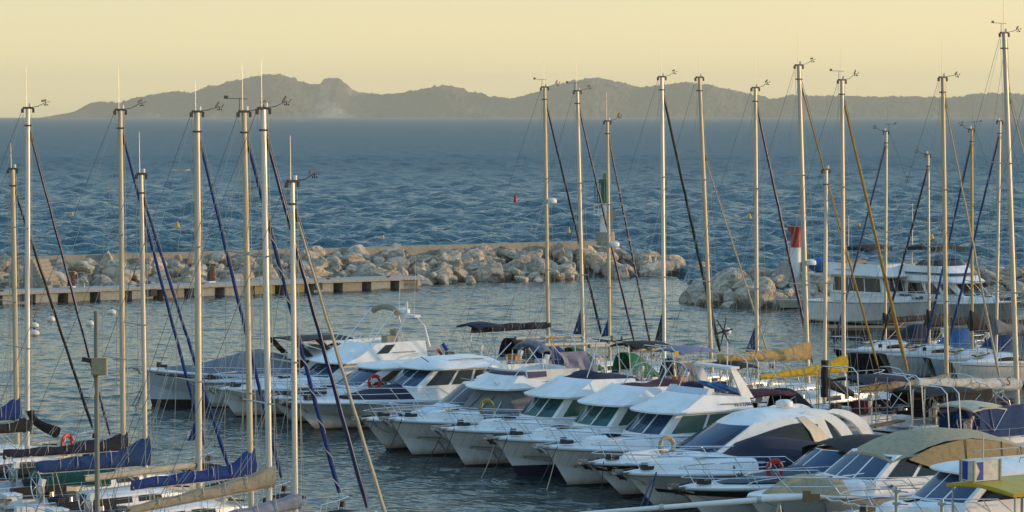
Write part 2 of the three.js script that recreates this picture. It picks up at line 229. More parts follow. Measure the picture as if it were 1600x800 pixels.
// ---------------------------------------------------------------- islands on the horizon
{
  const R = [[40, 184], [60, 178.5], [85, 175], [95, 166], [115, 160], [150, 163], [165, 157], [190, 152], [240, 145], [262, 146], [300, 136], [345, 126], [380, 121], [410, 118], [430, 122], [460, 133], [480, 132], [487, 124], [498, 122], [512, 121], [522, 129], [537, 142], [560, 147], [580, 149], [600, 148], [640, 143], [660, 138], [685, 135], [705, 137], [735, 146], [770, 153], [795, 156], [815, 153], [840, 146], [870, 135], [900, 128], [935, 124], [955, 125], [985, 131], [1005, 137], [1020, 138], [1050, 134], [1095, 131], [1130, 134], [1150, 139], [1185, 146], [1240, 157], [1262, 150], [1300, 151], [1345, 152], [1420, 153], [1500, 153], [1530, 155], [1560, 150], [1600, 147], [1660, 150], [1760, 160], [1860, 172], [1960, 186]];
  const Z0 = 12000, D = 1100, nx = 1100, nz = 46, mpp = Z0 / FPX, base = HORIZON + CAMH * FPX / Z0;
  const ridge = px => { if (px <= R[0][0]) return 0; let k = 0; while (k < R.length - 2 && px > R[k + 1][0]) k++; const t = clamp((px - R[k][0]) / (R[k + 1][0] - R[k][0])); return (base - lerp(R[k][1], R[k + 1][1], t * t * (3 - 2 * t) * .5 + t * .5)) * mpp; };
  const pos = [], col = [], idx = [];
  for (let j = 0; j <= nz; j++) for (let i = 0; i <= nx; i++) {
    const px = lerp(38, 1960, i / nx), t = j / nz, X = (px - 800) * mpp, tt = t / .72;
    const H = Math.max(0, ridge(px)) * 1.07, rv = fbm(X / 260, t * 4.2 + 3, 60, 5), sp = Math.exp(-Math.pow((px - 515) / 30, 2));
    let prof = tt < 1 ? Math.pow(Math.sin(tt * Math.PI / 2), lerp(1.15, .55, sp)) : Math.cos((tt - 1) * Math.PI / .8);
    let h = H * prof * (tt < 1 ? 1 - (1 - tt) * (.55 * rv + (.12 + .2 * sp) * Math.sin(X / 95 + rv * 5)) : 1);
    const tree = (vnoise(X / 9, t * 90, 3) * 14 + vnoise(X / 27, t * 50, 4) * 12) * sst(.01, .12, t) * (1 - .6 * sp) - 11;
    h = h + (H > 8 ? tree * Math.min(1, H / 40) : 0); if (t < .01) h = -2;
    pos.push(X, h, -Z0 - t * D - 260 * fbm(X / 500, 2, 7, 3) * (1 - t));
    const bare = clamp(sp * .9 * sst(.42, .68, fbm(X / 45 + 3 * t, t * 9, 33, 4)) + sst(.62, .8, fbm(X / 60, t * 14, 9, 3)) * .5 * (1 - sst(.05, .3, t)) + (t < .05 ? .35 : 0));
    const g = .7 + .6 * fbm(X / 40, t * 22, 15, 3);
    col.push(lerp(.105 * g, .33, bare), lerp(.10 * g, .29, bare), lerp(.065 * g, .22, bare));
  }
  for (let j = 0; j < nz; j++) for (let i = 0; i < nx; i++) { const a = j * (nx + 1) + i, b = a + 1, c = a + nx + 1, d = c + 1; idx.push(a, b, d, a, d, c); }
  const g = new THREE.BufferGeometry(); g.setAttribute('position', new THREE.Float32BufferAttribute(pos, 3)); g.setAttribute('color', new THREE.Float32BufferAttribute(col, 3)); g.setIndex(idx); g.computeVertexNormals();
  const m = new THREE.Mesh(g, new THREE.MeshStandardMaterial({ vertexColors: true, roughness: 1 })); m.material.name = 'island_scrub'; m.name = 'island_hills'; m.userData.kind = 'structure'; scene.add(m);
}
// ---------------------------------------------------------------- rocks
seed = 99;
const rockGeos = [];
for (let q = 0; q < 18; q++) {                                  // boulders: spheres cut by random planes, corners slightly worn
  const g0 = mergeVertices((() => { const g = new THREE.IcosahedronGeometry(1, 4); g.deleteAttribute('normal'); g.deleteAttribute('uv'); return g; })()), p = g0.attributes.position, v = V(0, 0, 0), P = [];
  for (let k = 0; k < 10; k++) { const n = V(rr(-1, 1), rr(-1, 1), rr(-1, 1)).normalize(); P.push([n, rr(.5, .82)]); }
  for (let i = 0; i < p.count; i++) {
    v.fromBufferAttribute(p, i).normalize(); let r = 1.15;
    for (const [n, d] of P) { const c = v.dot(n); if (c > .01) r = -Math.log(Math.exp(-24 * r) + Math.exp(-24 * d / c)) / 24; }
    r *= 1 + .09 * (fbm(v.x * 3 + 9 + q, v.y * 3 + v.z * 2.3, q, 3) - .5);
    v.multiplyScalar(r); p.setXYZ(i, v.x, v.y, v.z);
  }
  rockGeos.push(boxUV(toCreasedNormals(g0, .3)));
}
function rockBank(parent, H, region, n, size, minD, wetY, s0) {     // boulders scattered so that they lie against each other on the bank's surface
  seed = s0; const got = [];
  for (let k = 0; k < 14000 && got.length < n; k++) {
    const [x, z] = region(); const y = H(x, z); if (y < -.35) continue;
    const s = rr(size[0], size[1]) * (rnd() < .2 ? .7 : 1) * (y < wetY ? .75 : 1); if (got.some(o => Math.hypot(o[0] - x, (o[1] - y) * 1.1, o[2] - z) < minD * (s + o[3]) * .5)) continue; got.push([x, y, z, s]);
    const wet = y < wetY, m = new THREE.Mesh(rockGeos[Math.floor(rnd() * rockGeos.length)], wet ? rockWet : rockMats[Math.floor(rnd() * rockMats.length)]);
    m.name = 'rock'; m.castShadow = m.receiveShadow = true; m.position.set(x, y + s * .12, z); m.rotation.set(rr(-.35, .35), rnd() * 6.3, rr(-.35, .35)); m.scale.set(s * rr(.85, 1.25), s * rr(.65, .95), s * rr(.8, 1.1)); parent.add(m);
  }
  return got.length;
}
const WALL = [[-52, -198.5], [-36, -209], [-7, -227], [6.5, -235.5]].map(p => V(p[0], 0, p[1]));
function alongWall(x, z) { let best = [1e9, 0, 0]; for (let k = 0; k + 1 < WALL.length; k++) { const a = WALL[k], b = WALL[k + 1], dx = b.x - a.x, dz = b.z - a.z, l = Math.hypot(dx, dz), t = clamp(((x - a.x) * dx + (z - a.z) * dz) / (l * l)), qx = a.x + dx * t, qz = a.z + dz * t, d = Math.hypot(x - qx, z - qz), side = ((x - a.x) * -dz + (z - a.z) * dx) / l; if (d < best[0]) best = [d, side, k === WALL.length - 2 && t >= 1 ? 1 : 0]; } return best; }
{
  const t = thing('rock_breakwater', 'long rubble breakwater of pale limestone boulders with a low concrete wall on top', 'breakwater');
  const H = (x, z) => { const [d, side, end] = alongWall(x, z); if (!end && side < -1) return 1.6 - d * .35; return end ? 1.5 - Math.max(0, d - 1.2) * .2 : 1.74 - Math.max(0, d - .4) * .21; };
  const n1 = rockBank(t, H, () => { const u = rnd(); if (u < .8) { const s = rnd() * 62, o = rr(.3, 9.3), k = s < 18.5 ? 0 : s < 52.5 ? 1 : 2, a = WALL[k], b = WALL[k + 1], l = a.distanceTo(b), q = Math.min(1, (s - [0, 19.1, 53.2][k]) / l); const dx = (b.x - a.x) / l, dz = (b.z - a.z) / l; return [lerp(a.x, b.x, q) - dz * o, lerp(a.z, b.z, q) + dx * o]; } const a = rr(-1.2, 2.4), r = Math.sqrt(rnd()) * 9.6; return [6.5 + r * Math.cos(a), -235.5 + r * Math.sin(a) * .95]; }, 299, [.6, 1.12], .93, -.08, 5);
  { seed = 17; const n = 620, im = new THREE.InstancedMesh(rockGeos[3], rockMats[1], n), q = new THREE.Object3D(); for (let i = 0; i < n; i++) { const s = rnd() * 62, o = rr(.3, 8.6), k = s < 18.5 ? 0 : s < 52.5 ? 1 : 2, a = WALL[k], b = WALL[k + 1], l = a.distanceTo(b), f = Math.min(1, (s - [0, 19.1, 53.2][k]) / l), dx = (b.x - a.x) / l, dz = (b.z - a.z) / l, x = lerp(a.x, b.x, f) - dz * o, z = lerp(a.z, b.z, f) + dx * o, r = rr(.35, .7); q.position.set(x, H(x, z) - .12, z); q.rotation.set(rnd() * 6, rnd() * 6, rnd() * 6); q.scale.set(r * 1.2, r * .9, r); q.updateMatrix(); im.setMatrixAt(i, q.matrix); im.setColorAt(i, (c => lin(c, c * .98, c * .95))(rr(.6, 1.05))); } im.name = 'rubble'; im.userData.kind = 'stuff'; im.castShadow = im.receiveShadow = true; t.add(im); }
  part(t, 'core', M.wetdark, b => { const A = [], N = WALL.length; for (let i = 0; i < N; i++) { const p = WALL[i], q = WALL[Math.max(0, i - 1)], r = WALL[Math.min(N - 1, i + 1)], d = V(r.x - q.x, 0, r.z - q.z).normalize(); const P = (o, y) => V(p.x - d.z * o, y, p.z + d.x * o); A.push([P(8.2, -1), P(7.2, -.15), P(.8, 1.45), P(-1.5, 1.4), P(-8, -1)]); } const l = WALL[N - 1]; A.push([V(13.5, -1, -238.5), V(13, -.2, -238.7), V(9, .9, -236.8), V(8, .9, -237.8), V(9, -1, -241)]); b.loft(A, true, true); });
  for (let k = 0; k < 3; k++) part(t, 'cap_wall', M.concrete, b => { const a = WALL[k], c = WALL[k + 1], l = a.distanceTo(c), ry = Math.atan2(-(c.z - a.z), c.x - a.x), m = a.clone().add(c).multiplyScalar(.5); b.box(m.x, 1.75, m.z, l + .3, 1.5 + k * .004, 1.1, ry); b.box(m.x - Math.sin(ry) * .8, 1.6, m.z - .8 * Math.cos(ry), l, 1.2, 1.2, ry); });
}
{
  const t = thing('rock_mound', 'grey boulder mound at the harbour mouth below the red topped light', 'breakwater');
  const H = (x, z) => { const ax = clamp((x - 16.5) / 29), zc = -197 - ax * 6, d = Math.hypot(Math.max(0, 16.5 - x), z - zc); const tw = Math.hypot(x - 19.4, z + 195.5); return 1.5 - Math.max(0, d - 1.4) * .31 - .45 * Math.exp(-tw * tw / 5) - Math.max(0, 15.2 - x) * .22; };
  rockBank(t, H, () => { const u = rnd(); return u < .72 ? [rr(12, 22.5), rr(-203, -189.8)] : [rr(22, 38), rr(-206, -195)]; }, 210, [.7, 1.25], .95, -.1, 31);
  part(t, 'core', M.wetdark, b => { b.loft([[V(12, -1, -195), V(13, .2, -196), V(13, .2, -198), V(12, -1, -199)], [V(17, -1, -191), V(17, 1.6, -195.6), V(17, 1.6, -198.4), V(17, -1, -203)], [V(45, -1, -197), V(45, 1.6, -201.5), V(45, 1.6, -204.5), V(45, -1, -210)]], true, true); });
  part(t, 'ledge', M.concrete, b => b.box(18.9, .35, -190.2, 2.6, .5, 1.2, .1));
}
// ---------------------------------------------------------------- floating pontoon, its steps and posts
{
  const t = thing('floating_pontoon', 'grey pontoon on concrete floats along the foot of the breakwater', 'pontoon');
  const A = onLevel(-60, 478), B = onLevel(655, 450), L = A.distanceTo(B), ry = Math.atan2(-(B.z - A.z), B.x - A.x), u = V(B.x - A.x, 0, B.z - A.z).normalize(), n = V(-u.z, 0, u.x);
  const at = (s, o, y) => A.clone().addScaledVector(u, s).addScaledVector(n, o).setY(y);
  const place = (nm, mat, s, o, y, sx, sy, sz) => { const m = part(t, nm, mat, b => b.add(new THREE.BoxGeometry(sx, sy, sz))); m.position.copy(at(s, o, y)); m.rotation.y = ry; return m; };
  for (let s = 0; s < L - 1; s += 3.02) place('deck_panel', M.concretepale, s + 1.5, -1.2, .78, 3, .14, 2.4);
  place('fender_beam', M.concretepale, L / 2, .04, .70, L, .16, .12);
  let k = 0; for (let s = .6; s < L; s += 2.42, k++) place('float', k === 9 || k === 10 ? M.floatyellow : k % 3 ? M.concretepale : M.concrete, s + .8, -1.1, .28, 1.62, .78, 2);
  place('float', M.concrete, L - .7, -1.1, .28, 1.2, .78, 2);
  const sp = (px, o, y) => { const c = atDepth(px, 440, 203); let best = 0, bd = 1e9; for (let s = 0; s < L; s += .1) { const q = at(s, o, 0), e = Math.abs(800 + FPX * q.x / -q.z - px); if (e < bd) { bd = e; best = s; } } return at(best, o, y); };
  for (let q = 3; q < L - 1; q += 5.1) { const c = part(t, 'cleat', M.black, b => { b.box(0, .06, 0, .36, .06, .08); b.box(0, .02, 0, .12, .08, .1); }); c.position.copy(at(q, -.25, .87)); c.rotation.y = ry; }
  for (const q of [4.6, 14.2, 27.5]) place('tyre_fender', M.rubber, q, .14, .42, .5, .5, .16);
  // stair down from the wall
  const st = thing('stone_stair', 'flight of stone steps coming down the breakwater at the far left', 'steps');
  const top = sp(58, -6.0, 0), bot = sp(78, -2.6, 0);
  for (let i = 0; i < 8; i++) { const q = top.clone().lerp(bot, i / 7); const m = part(st, 'step', M.concrete, b => b.add(new THREE.BoxGeometry(1.6, .24, .62))); m.position.set(q.x, 2.55 - i * .235, q.z); m.rotation.y = ry + .35; }
  const sd = part(st, 'side_wall', M.concrete, b => b.loft([0, 1].map(f => { const o = f ? .12 : -.12; return [V(top.x - .95 + o, .7, top.z), V(top.x - .95 + o, 2.6, top.z), V(bot.x - .95 + o, .95, bot.z), V(bot.x - .95 + o, .7, bot.z)]; }), true, true));
  // two service posts
  for (const [px, lab] of [[110, 'black service pedestal by the steps on the pontoon'], [329, 'black and red service pedestal at the middle of the pontoon']]) {
    const p = thing('service_pedestal', lab, 'pedestal', 'service pedestals on the pontoon'); p.position.copy(sp(px, -1.9, .85)); p.rotation.y = ry;
    part(p, 'base', M.white, b => b.box(0, .05, 0, .55, .1, .5));
    part(p, 'body', M.black, b => { b.box(0, .6, 0, .4, 1, .36); b.box(0, .62, 0, .44, .05, .4); });
    part(p, 'cap', M.black, b => b.box(0, 1.24, 0, .52, .2, .46));
    for (let i = 0; i < 4; i++) part(p, 'socket', M.red, b => b.box(.06 + .08 * (i % 2), .4 + i * .17, .19, .1, .08, .04));
  }
  { const f = thing('handrail', 'small steel handrail frame beside the pedestal near the steps', 'handrail'); const a = sp(121, -2.1, .85), c = sp(131, -2.1, .85); part(f, 'frame', M.galv, b => { b.path([a, a.clone().setY(1.85), c.clone().setY(1.85), c], .03); b.tube(a.clone().setY(1.35), c.clone().setY(1.35), .02); }); }
}
// ---------------------------------------------------------------- the two harbour lights
{
  const t = thing('green_harbour_light', 'green and white light tower with a caged ladder on the end of the long breakwater', 'harbour light');
  const p = atDepth(945, 378, 238); t.position.set(p.x, 2.3, p.z);
  part(t, 'base', M.concrete, b => { b.box(0, -.55, 0, 2.2, 1.3, 2); b.add(new THREE.CylinderGeometry(.8, .84, .75, 20), new THREE.Matrix4().makeTranslation(0, .45, 0)); });
  part(t, 'shaft', M.white, b => b.add(new THREE.CylinderGeometry(.33, .40, 2.4, 20), new THREE.Matrix4().makeTranslation(0, 2.0, 0)));
  part(t, 'upper_shaft', M.greennav, b => { b.add(new THREE.CylinderGeometry(.33, .33, 1.75, 20), new THREE.Matrix4().makeTranslation(0, 4.07, 0)); b.add(new THREE.CylinderGeometry(.52, .52, .3, 20), new THREE.Matrix4().makeTranslation(0, 5.05, 0)); });
  part(t, 'lantern', M.greennav, b => { b.add(new THREE.CylinderGeometry(.14, .16, .35, 14), new THREE.Matrix4().makeTranslation(0, 5.37, 0)); b.ball(V(0, 5.58, 0), .14); });
  part(t, 'ladder_cage', M.greennav, b => { for (const y of [3.25, 3.85, 4.9]) b.path([V(-.2, y, .3), V(-.82, y, .3), V(-.82, y, -.3), V(-.2, y, -.3)], .03); for (const x of [-.82, -.62, -.42]) for (const z of [.3, -.3]) b.tube(V(x, 3.25, z), V(x, 4.9, z), .025); });
  part(t, 'gallery', M.white, b => { for (const y of [2.3, 2.7, 3.1]) b.path([V(-.2, y, .35), V(-.9, y, .35), V(-.9, y, -.35), V(-.2, y, -.35)], .03); for (const x of [-.9, -.55]) b.tube(V(x, 2.3, .35), V(x, 3.2, .35), .03); b.box(-.55, 2.28, 0, .8, .06, .8); });
  part(t, 'signal_panel', M.khaki, b => { b.add(new THREE.CylinderGeometry(.3, .3, .12, 18), new THREE.Matrix4().makeRotationX(Math.PI / 2).setPosition(.62, 2.35, .3)); b.box(.62, 2.1, .3, .3, .9, .1); b.tube(V(.2, 2.3, .2), V(.6, 2.3, .26), .04); });
}
{
  const t = thing('red_harbour_light', 'round white light tower with a red top on the grey boulder mound', 'harbour light');
  const p = atDepth(1243, 432, 197); t.position.set(p.x, p.y, p.z);
  const cyl = (b, r0, r1, y0, y1, n = 24) => b.add(new THREE.CylinderGeometry(r1, r0, y1 - y0, n), new THREE.Matrix4().makeTranslation(0, (y0 + y1) / 2, 0));
  part(t, 'shaft', M.white, b => cyl(b, .42, .36, -.6, 2.0));
  part(t, 'red_band', M.rednav, b => cyl(b, .362, .355, 2.0, 2.75));
  part(t, 'lantern_house', M.rednav, b => { cyl(b, .36, .36, 2.75, 3.15); cyl(b, .56, .56, 3.1, 3.4); cyl(b, .60, .60, 3.36, 3.44); });
  part(t, 'lantern', M.black, b => { cyl(b, .08, .07, 3.44, 3.56, 10); });
  part(t, 'footing', M.concretepale, b => { b.box(.75, .35, 0, .75, 1.3, .7); b.box(0, -.45, 0, 2.4, .7, 1.6); });
  const s = thing('notice_board', 'cream notice board with faded lines beside the red topped light', 'sign'); const q = atDepth(1227, 420, 196); s.position.copy(q);
  part(s, 'board', M.concretepale, b => b.box(0, 0, 0, .85, .75, .06)); part(s, 'frame', M.greyline, b => { for (const y of [-.39, .39]) b.box(0, y, .01, .9, .05, .1); for (const x of [-.43, .43]) b.box(x, 0, .012, .05, .76, .1); });
  part(s, 'faded_lettering', M.greyline, b => { for (let r = 0; r < 3; r++) { let x = -.32; seed = 4 + r; while (x < .26) { const w = rr(.05, .13); b.box(x + w / 2, .2 - r * .2, .033, w, .07, .01); x += w + .035; } } });
  part(s, 'post', M.concretepale, b => b.box(0, -.75, -.02, .8, .8, .3));
}
// ---------------------------------------------------------------- buoys
{
  const red = thing('red_buoy', 'red channel buoy with a conical tower floating on the open sea', 'buoy'); red.position.copy(onLevel(805, 320));
  part(red, 'body', M.rednav, b => b.add(new THREE.LatheGeometry([[0, -.3], [.45, -.3], [.48, .12], [.28, .3], [.2, 1.0], [.24, 1.02], [.22, 1.3], [.0, 1.32]].map(p => new THREE.Vector2(...p)), 20))); part(red, 'top_mark', M.black, b => b.ball(V(0, 1.42, 0), .09));
  const Y = [[113, 341, .5, 'yellow buoy farthest left on the open sea'], [277, 357, .55, 'yellow conical buoy off the left part of the breakwater, seen between two masts'], [450, 365, .5, 'yellow buoy just left of the short mast at the left'], [597, 380, .62, 'yellow buoy standing alone just off the breakwater wall'], [1170, 343, .62, 'yellow buoy out beyond the gap between the two rock heaps'], [1342, 359, .6, 'yellow buoy behind the left trawler'], [1455, 377, .55, 'yellow buoy behind the right trawler'], [888, 366, .4, 'small yellow buoy left of the green light tower']];
  for (const [x, y, r, lab] of Y) { const t = thing('yellow_buoy', lab, 'buoy', 'yellow buoys on the open sea'); t.position.copy(onLevel(x, y)); t.rotation.z = .08 * (x % 3 - 1); part(t, 'float', M.yellow, b => b.add(new THREE.LatheGeometry([[0, -.2], [r * .6, -.18], [r * .68, .08], [r * .55, .25], [r * .12, .8], [0, .82]].map(p => new THREE.Vector2(...p)), 16))); part(t, 'ring', M.black, b => b.add(new THREE.TorusGeometry(.07, .02, 6, 12), new THREE.Matrix4().makeTranslation(0, .88, 0))); }
  const W = [[175, 490, .30, 'white mooring buoy nearest the pontoon, right of the camera post'], [141, 508, .28, 'white mooring buoy beside the top of the grey camera post'], [80, 501, .25, 'white mooring buoy in open water between the left masts'], [54, 511, .28, 'upper of two white mooring buoys beside the second mast'], [54, 523, .30, 'lower of two white mooring buoys beside the second mast']];
  for (const [x, y, r, lab] of W) { const t = thing('mooring_buoy', lab, 'buoy', 'white mooring buoys in the harbour'); t.position.copy(onLevel(x, y)); part(t, 'float', M.cream, b => b.add(new THREE.LatheGeometry([[0, -.15], [r * .8, -.12], [r, .06], [r * .85, .2], [r * .2, .3], [0, .3]].map(p => new THREE.Vector2(...p)), 18))); part(t, 'ring', M.black, b => b.box(0, .34, 0, .1, .1, .03)); }
  const k = thing('rowing_boat', 'tiny pale rowing boat far out on the sea', 'boat'); k.position.copy(onLevel(283, 268)); k.rotation.y = .05;
  part(k, 'hull', M.white, b => { const R = []; for (let i = 0; i <= 10; i++) { const t = i / 10, w = .65 * Math.sin(Math.PI * (.08 + .84 * t)); R.push([V(-2 + 4 * t, .32 + .3 * Math.pow(2 * t - 1, 2), w), V(-2 + 4 * t, -.1, w * .6), V(-2 + 4 * t, -.1, -w * .6), V(-2 + 4 * t, .32 + .3 * Math.pow(2 * t - 1, 2), -w)]); } b.loft(R, true, true); }); part(k, 'thwart', M.teak, b => b.box(0, .5, 0, .3, .06, 1.2));
}

// ---------------------------------------------------------------- boat parts
const AX = V(.84, 0, -.5426);                                  // the berths' axis: stern-to along a dock that runs away to the left
const font = await new FontLoader().loadAsync('fonts/droid/droid_sans_bold.typeface.json');
function lettering(parent, name, str, size, mat, pos, rot, skew = 0) { const g = new TextGeometry(str, { font, size, depth: .01, curveSegments: 3 }); const m = new THREE.Mesh(g, mat); m.name = name; m.position.copy(pos); m.rotation.set(...rot); parent.add(m); return m; }
function outline(o) {                                          // closed plan ring: port side from aft, round the front, starboard side to aft
  const P = [], y = x => lerp(o.y, o.ya ?? o.y, clamp((o.xf - x) / (o.xf - o.xb))), p = o.p || 2.6, b = o.bulge ?? .2;
  for (let i = 0; i < 6; i++) { const t = i / 5, x = lerp(o.xb, o.xf - b, t); P.push(V(x, y(x), -lerp(o.wb, o.wf, t * t))); }
  for (let i = 1; i < 8; i++) { const z = lerp(-o.wf, o.wf, i / 8), x = o.xf - b * Math.pow(Math.abs(z / o.wf), p); P.push(V(x, y(x), z)); }
  for (let i = 5; i >= 0; i--) { const t = i / 5, x = lerp(o.xb, o.xf - b, t); P.push(V(x, y(x), lerp(o.wb, o.wf, t * t))); }
  return P;
}                                                             // indices: 0-5 port side, 5-13 front, 13-18 starboard side
const F0 = 5, F1 = 13;
function hullOf(g, o) {                                        // lofted planing or sailing hull with chine, rub rail and cambered deck
  const { L, B, Fb, Fs } = o, rake = o.rake ?? 1.3, sail = o.sail, N = 22, yb = o.boot ?? .07;
  const sheer = t => (o.sag ? lerp(Fs, Fb, t) - o.sag * Math.sin(Math.PI * t) : lerp(Fs, Fb, t * t * .75 + t * .25));
  const bs = t => B / 2 * (sail ? (t < .42 ? lerp(o.tr ?? .7, 1, Math.sin(t / .42 * Math.PI / 2)) : Math.pow(1 - Math.pow((t - .42) / .58, 2.1), .8)) : (t < .4 ? lerp(.93, 1, t / .4) : Math.pow(1 - Math.pow((t - .4) / .6, o.full ?? 2.7), .72)));
  const X = (t, y) => -L / 2 + t * (L - rake * (1 - clamp((y + .4) / (Fb + .4))));
  const sec = t => {
    const s = sheer(t), b = bs(t), yc = sail ? .22 + .25 * t * t : Math.min(s - .3, .13 + (t > .25 ? Math.pow((t - .25) / .75, 1.8) * (o.chine ?? .62) : 0)), bc = sail ? b * lerp(.93, .55, t * t) : b * lerp(.9, .3, Math.pow(t, 2.6)), yB = Math.min(yb, yc - .03);
    const k = clamp((yB + .5) / (yc + .5)), st = yb >= yc - .03 && sail;
    return [[0, -.5], [bc * Math.pow(k, sail ? .5 : .8), yB], [bc, yc], [bc + (sail ? 0 : .035 * Math.min(1, (1 - t) * 5)), yc + .012], [lerp(bc, b, sail ? .6 : .42), lerp(yc, s, .42)], [lerp(bc, b, sail ? .88 : .76), lerp(yc, s, .75)], [b, s]].map(([z, y]) => [z, y]);
  };
  const R = []; for (let i = 0; i <= N; i++) { const t = i / N, q = Math.pow(t, .85), a = sec(q); R.push({ P: a.map(([z, y]) => V(X(q, y), y, -z)), S: a.map(([z, y]) => V(X(q, y), y, z)) }); }
  const strip = (b, i, j) => { for (const s of ['P', 'S']) b.loft(R.map(r => r[s].slice(i, j + 1))); b.loft([R[0].P.slice(i, j + 1), R[0].S.slice(i, j + 1)]); };
  part(g, 'hull', o.hull === M.gelcoat2 ? M.hullwhite2 : !o.hull || o.hull === M.gelcoat ? M.hullwhite : o.hull, b => strip(b, 1, 6), .5);
  part(g, 'hull_bottom', o.bottom || M.blackbottom, b => strip(b, 0, 1), .5);
  if (o.stripe) for (const s of ['P', 'S']) part(g, 'hull_stripe', o.stripe[0], b => { { const f = (r, k) => { const p = r[s][4].clone().lerp(r[s][6], k); p.z += (s === 'P' ? -1 : 1) * .008; return p; }; b.loft(R.slice(o.stripe[3] || 0).map(r => [f(r, o.stripe[1]), f(r, o.stripe[2])])); } });
  for (const s of ['P', 'S']) part(g, 'rub_rail', o.rail || M.greyline, b => { b.path(R.map(r => r[s][6].clone().add(V(0, -.03, 0))), .032, 5); });
  part(g, 'deck', o.deckMat || M.gelcoat, b => { const G = R.map((r, i) => { const p = r.P[6], w = -p.z, o2 = []; for (let k = 0; k <= 6; k++) { const z = lerp(-w, w, k / 6); o2.push(V(p.x, p.y + .035 + .05 * (1 - Math.pow(z / (w + 1e-4), 2)) * Math.min(1, w), z)); } return o2; }); b.loft(G); b.loft(R.map((r, i) => [r.P[6], G[i][0]])); b.loft(R.map((r, i) => [r.S[6], G[i][6]])); });
  const edge = (t, side, inset = .07, up = 0) => { const y = sheer(t), b = Math.max(0, bs(t) - inset); return V(X(t, y) - (t > .97 ? inset * .5 : 0), y + .05 + up, side * b); };
  return { sheer, bs, X, edge, R, deckY: x => { const t = clamp((x + L / 2) / L); return sheer(t) + .07; } };
}
function bowRail(g, h, o = {}) {                               // stainless rail with slanting stanchions
  const t0 = o.t0 ?? .42, hgt = o.h ?? .58, n = 9, r = o.r ?? .017, lean = o.lean ?? .22, pts = [];
  const P = (t, s, f) => { const e = h.edge(t, s, .08, hgt * f); e.x += lean * f * (t - .2); return e; };
  const fr = t => t0 + (1 - t0) * t;
  for (let i = 0; i <= n; i++) pts.push(P(fr(i / n * .985), -1, i === 0 ? .05 : Math.min(1, .75 + .3 * i / n)));
  for (let i = n; i >= 0; i--) pts.push(P(fr(i / n * .985), 1, i === 0 ? .05 : Math.min(1, .75 + .3 * i / n)));
  part(g, 'bow_rail', M.steel, b => {
    b.path(pts, r, 5);
    for (const s of [-1, 1]) { const low = []; for (let i = 1; i <= n; i++) low.push(P(fr(i / n * .985), s, .5)); if (!o.single) b.path(low, r * .7, 4); for (let i = 2; i <= n; i += 2) { const q = fr(i / n * .985), f = Math.min(1, .75 + .3 * i / n), a = h.edge(q - .035, s, .08, 0); b.tube(a, P(q, s, f), r * .9, r * .9, 5); } }
    b.path([P(fr(.985), -1, .5), P(fr(.985), 1, .5)], r * .7, 4);
  });
}
function anchorGear(g, h, L, dark) { const e = h.edge(1, 0, 0, 0); part(g, 'bow_roller', M.steel, b => { b.box(e.x + .1, e.y - .02, 0, .62, .06, .2); b.box(e.x + .3, e.y + .03, .09, .3, .14, .02); b.box(e.x + .3, e.y + .03, -.09, .3, .14, .02); }); part(g, 'anchor', dark ? M.black : M.galv, b => { b.tube(V(e.x - .35, e.y + .1, 0), V(e.x + .36, e.y + .05, 0), .03); b.tri(V(e.x + .42, e.y + .02, 0), V(e.x + .05, e.y - .3, .2), V(e.x + .12, e.y - .05, 0)); b.tri(V(e.x + .42, e.y + .02, 0), V(e.x + .05, e.y - .3, -.2), V(e.x + .12, e.y - .05, 0)); b.box(e.x + .18, e.y - .14, 0, .3, .05, .34, 0, .6); }); part(g, 'windlass', M.black, b => { b.add(new THREE.CylinderGeometry(.11, .13, .22, 12), new THREE.Matrix4().makeTranslation(e.x - .75, e.y + .14, 0)); b.box(e.x - .95, e.y + .08, 0, .3, .12, .22); }); }
function mooring(g, h, side, len, drop, mat = M.ropedark) { const e = h.edge(.97, side, .05, .03), pts = []; for (let i = 0; i <= 6; i++) { const t = i / 6; pts.push(V(e.x + len * t, lerp(e.y, -drop, t) - .18 * Math.sin(Math.PI * t), e.z + side * .35 * t)); } part(g, 'mooring_line', mat, b => b.path(pts, .017, 5)); }
function fender(g, x, y, z, mat = M.rubber) { part(g, 'fender', mat, b => { b.add(new THREE.CapsuleGeometry(.13, .4, 5, 10), new THREE.Matrix4().makeTranslation(x, y, z)); b.tube(V(x, y + .3, z), V(x, y + .75, z), .012); }); }
function bimini(g, x, y, len, w, mat, legs, o = {}) {          // canvas on hoops
  const n = 9, S = [], th = o.th ?? .05, sag = o.sag ?? .14;
  for (let i = 0; i <= n; i++) { const t = i / n, cx = x + len * (.5 - t), up = -.10 * Math.pow(2 * t - 1, 2) * (o.curve ?? 1), r = []; for (let k = 0; k <= 8; k++) { const q = k / 4 - 1; r.push(V(cx, y + up - sag * Math.pow(Math.abs(q), 2.6) - .015 * Math.sin(t * Math.PI * 3) ** 2, q * w / 2)); } S.push([...r, ...r.slice().reverse().map(p => p.clone().add(V(0, -th, 0)))]); }
  part(g, o.name || 'bimini_top', mat, b => b.loft(S, true, true), .9);
  part(g, 'bimini_frame', o.frame || M.steel, b => { for (const [t, fx] of (o.hoops || [[.04, .5], [.5, .5], [.96, .5]])) { const cx = x + len * (.5 - t), hp = [V(legs[0], legs[1], -legs[2])]; for (let k = 0; k <= 6; k++) { const q = k / 3 - 1; hp.push(V(cx, y - .06 - .10 * Math.pow(2 * t - 1, 2) * (o.curve ?? 1) - sag * Math.pow(Math.abs(q), 2.6), q * w / 2)); } hp.push(V(legs[0], legs[1], legs[2])); b.path(hp, o.r ?? .016, 5); } });
}
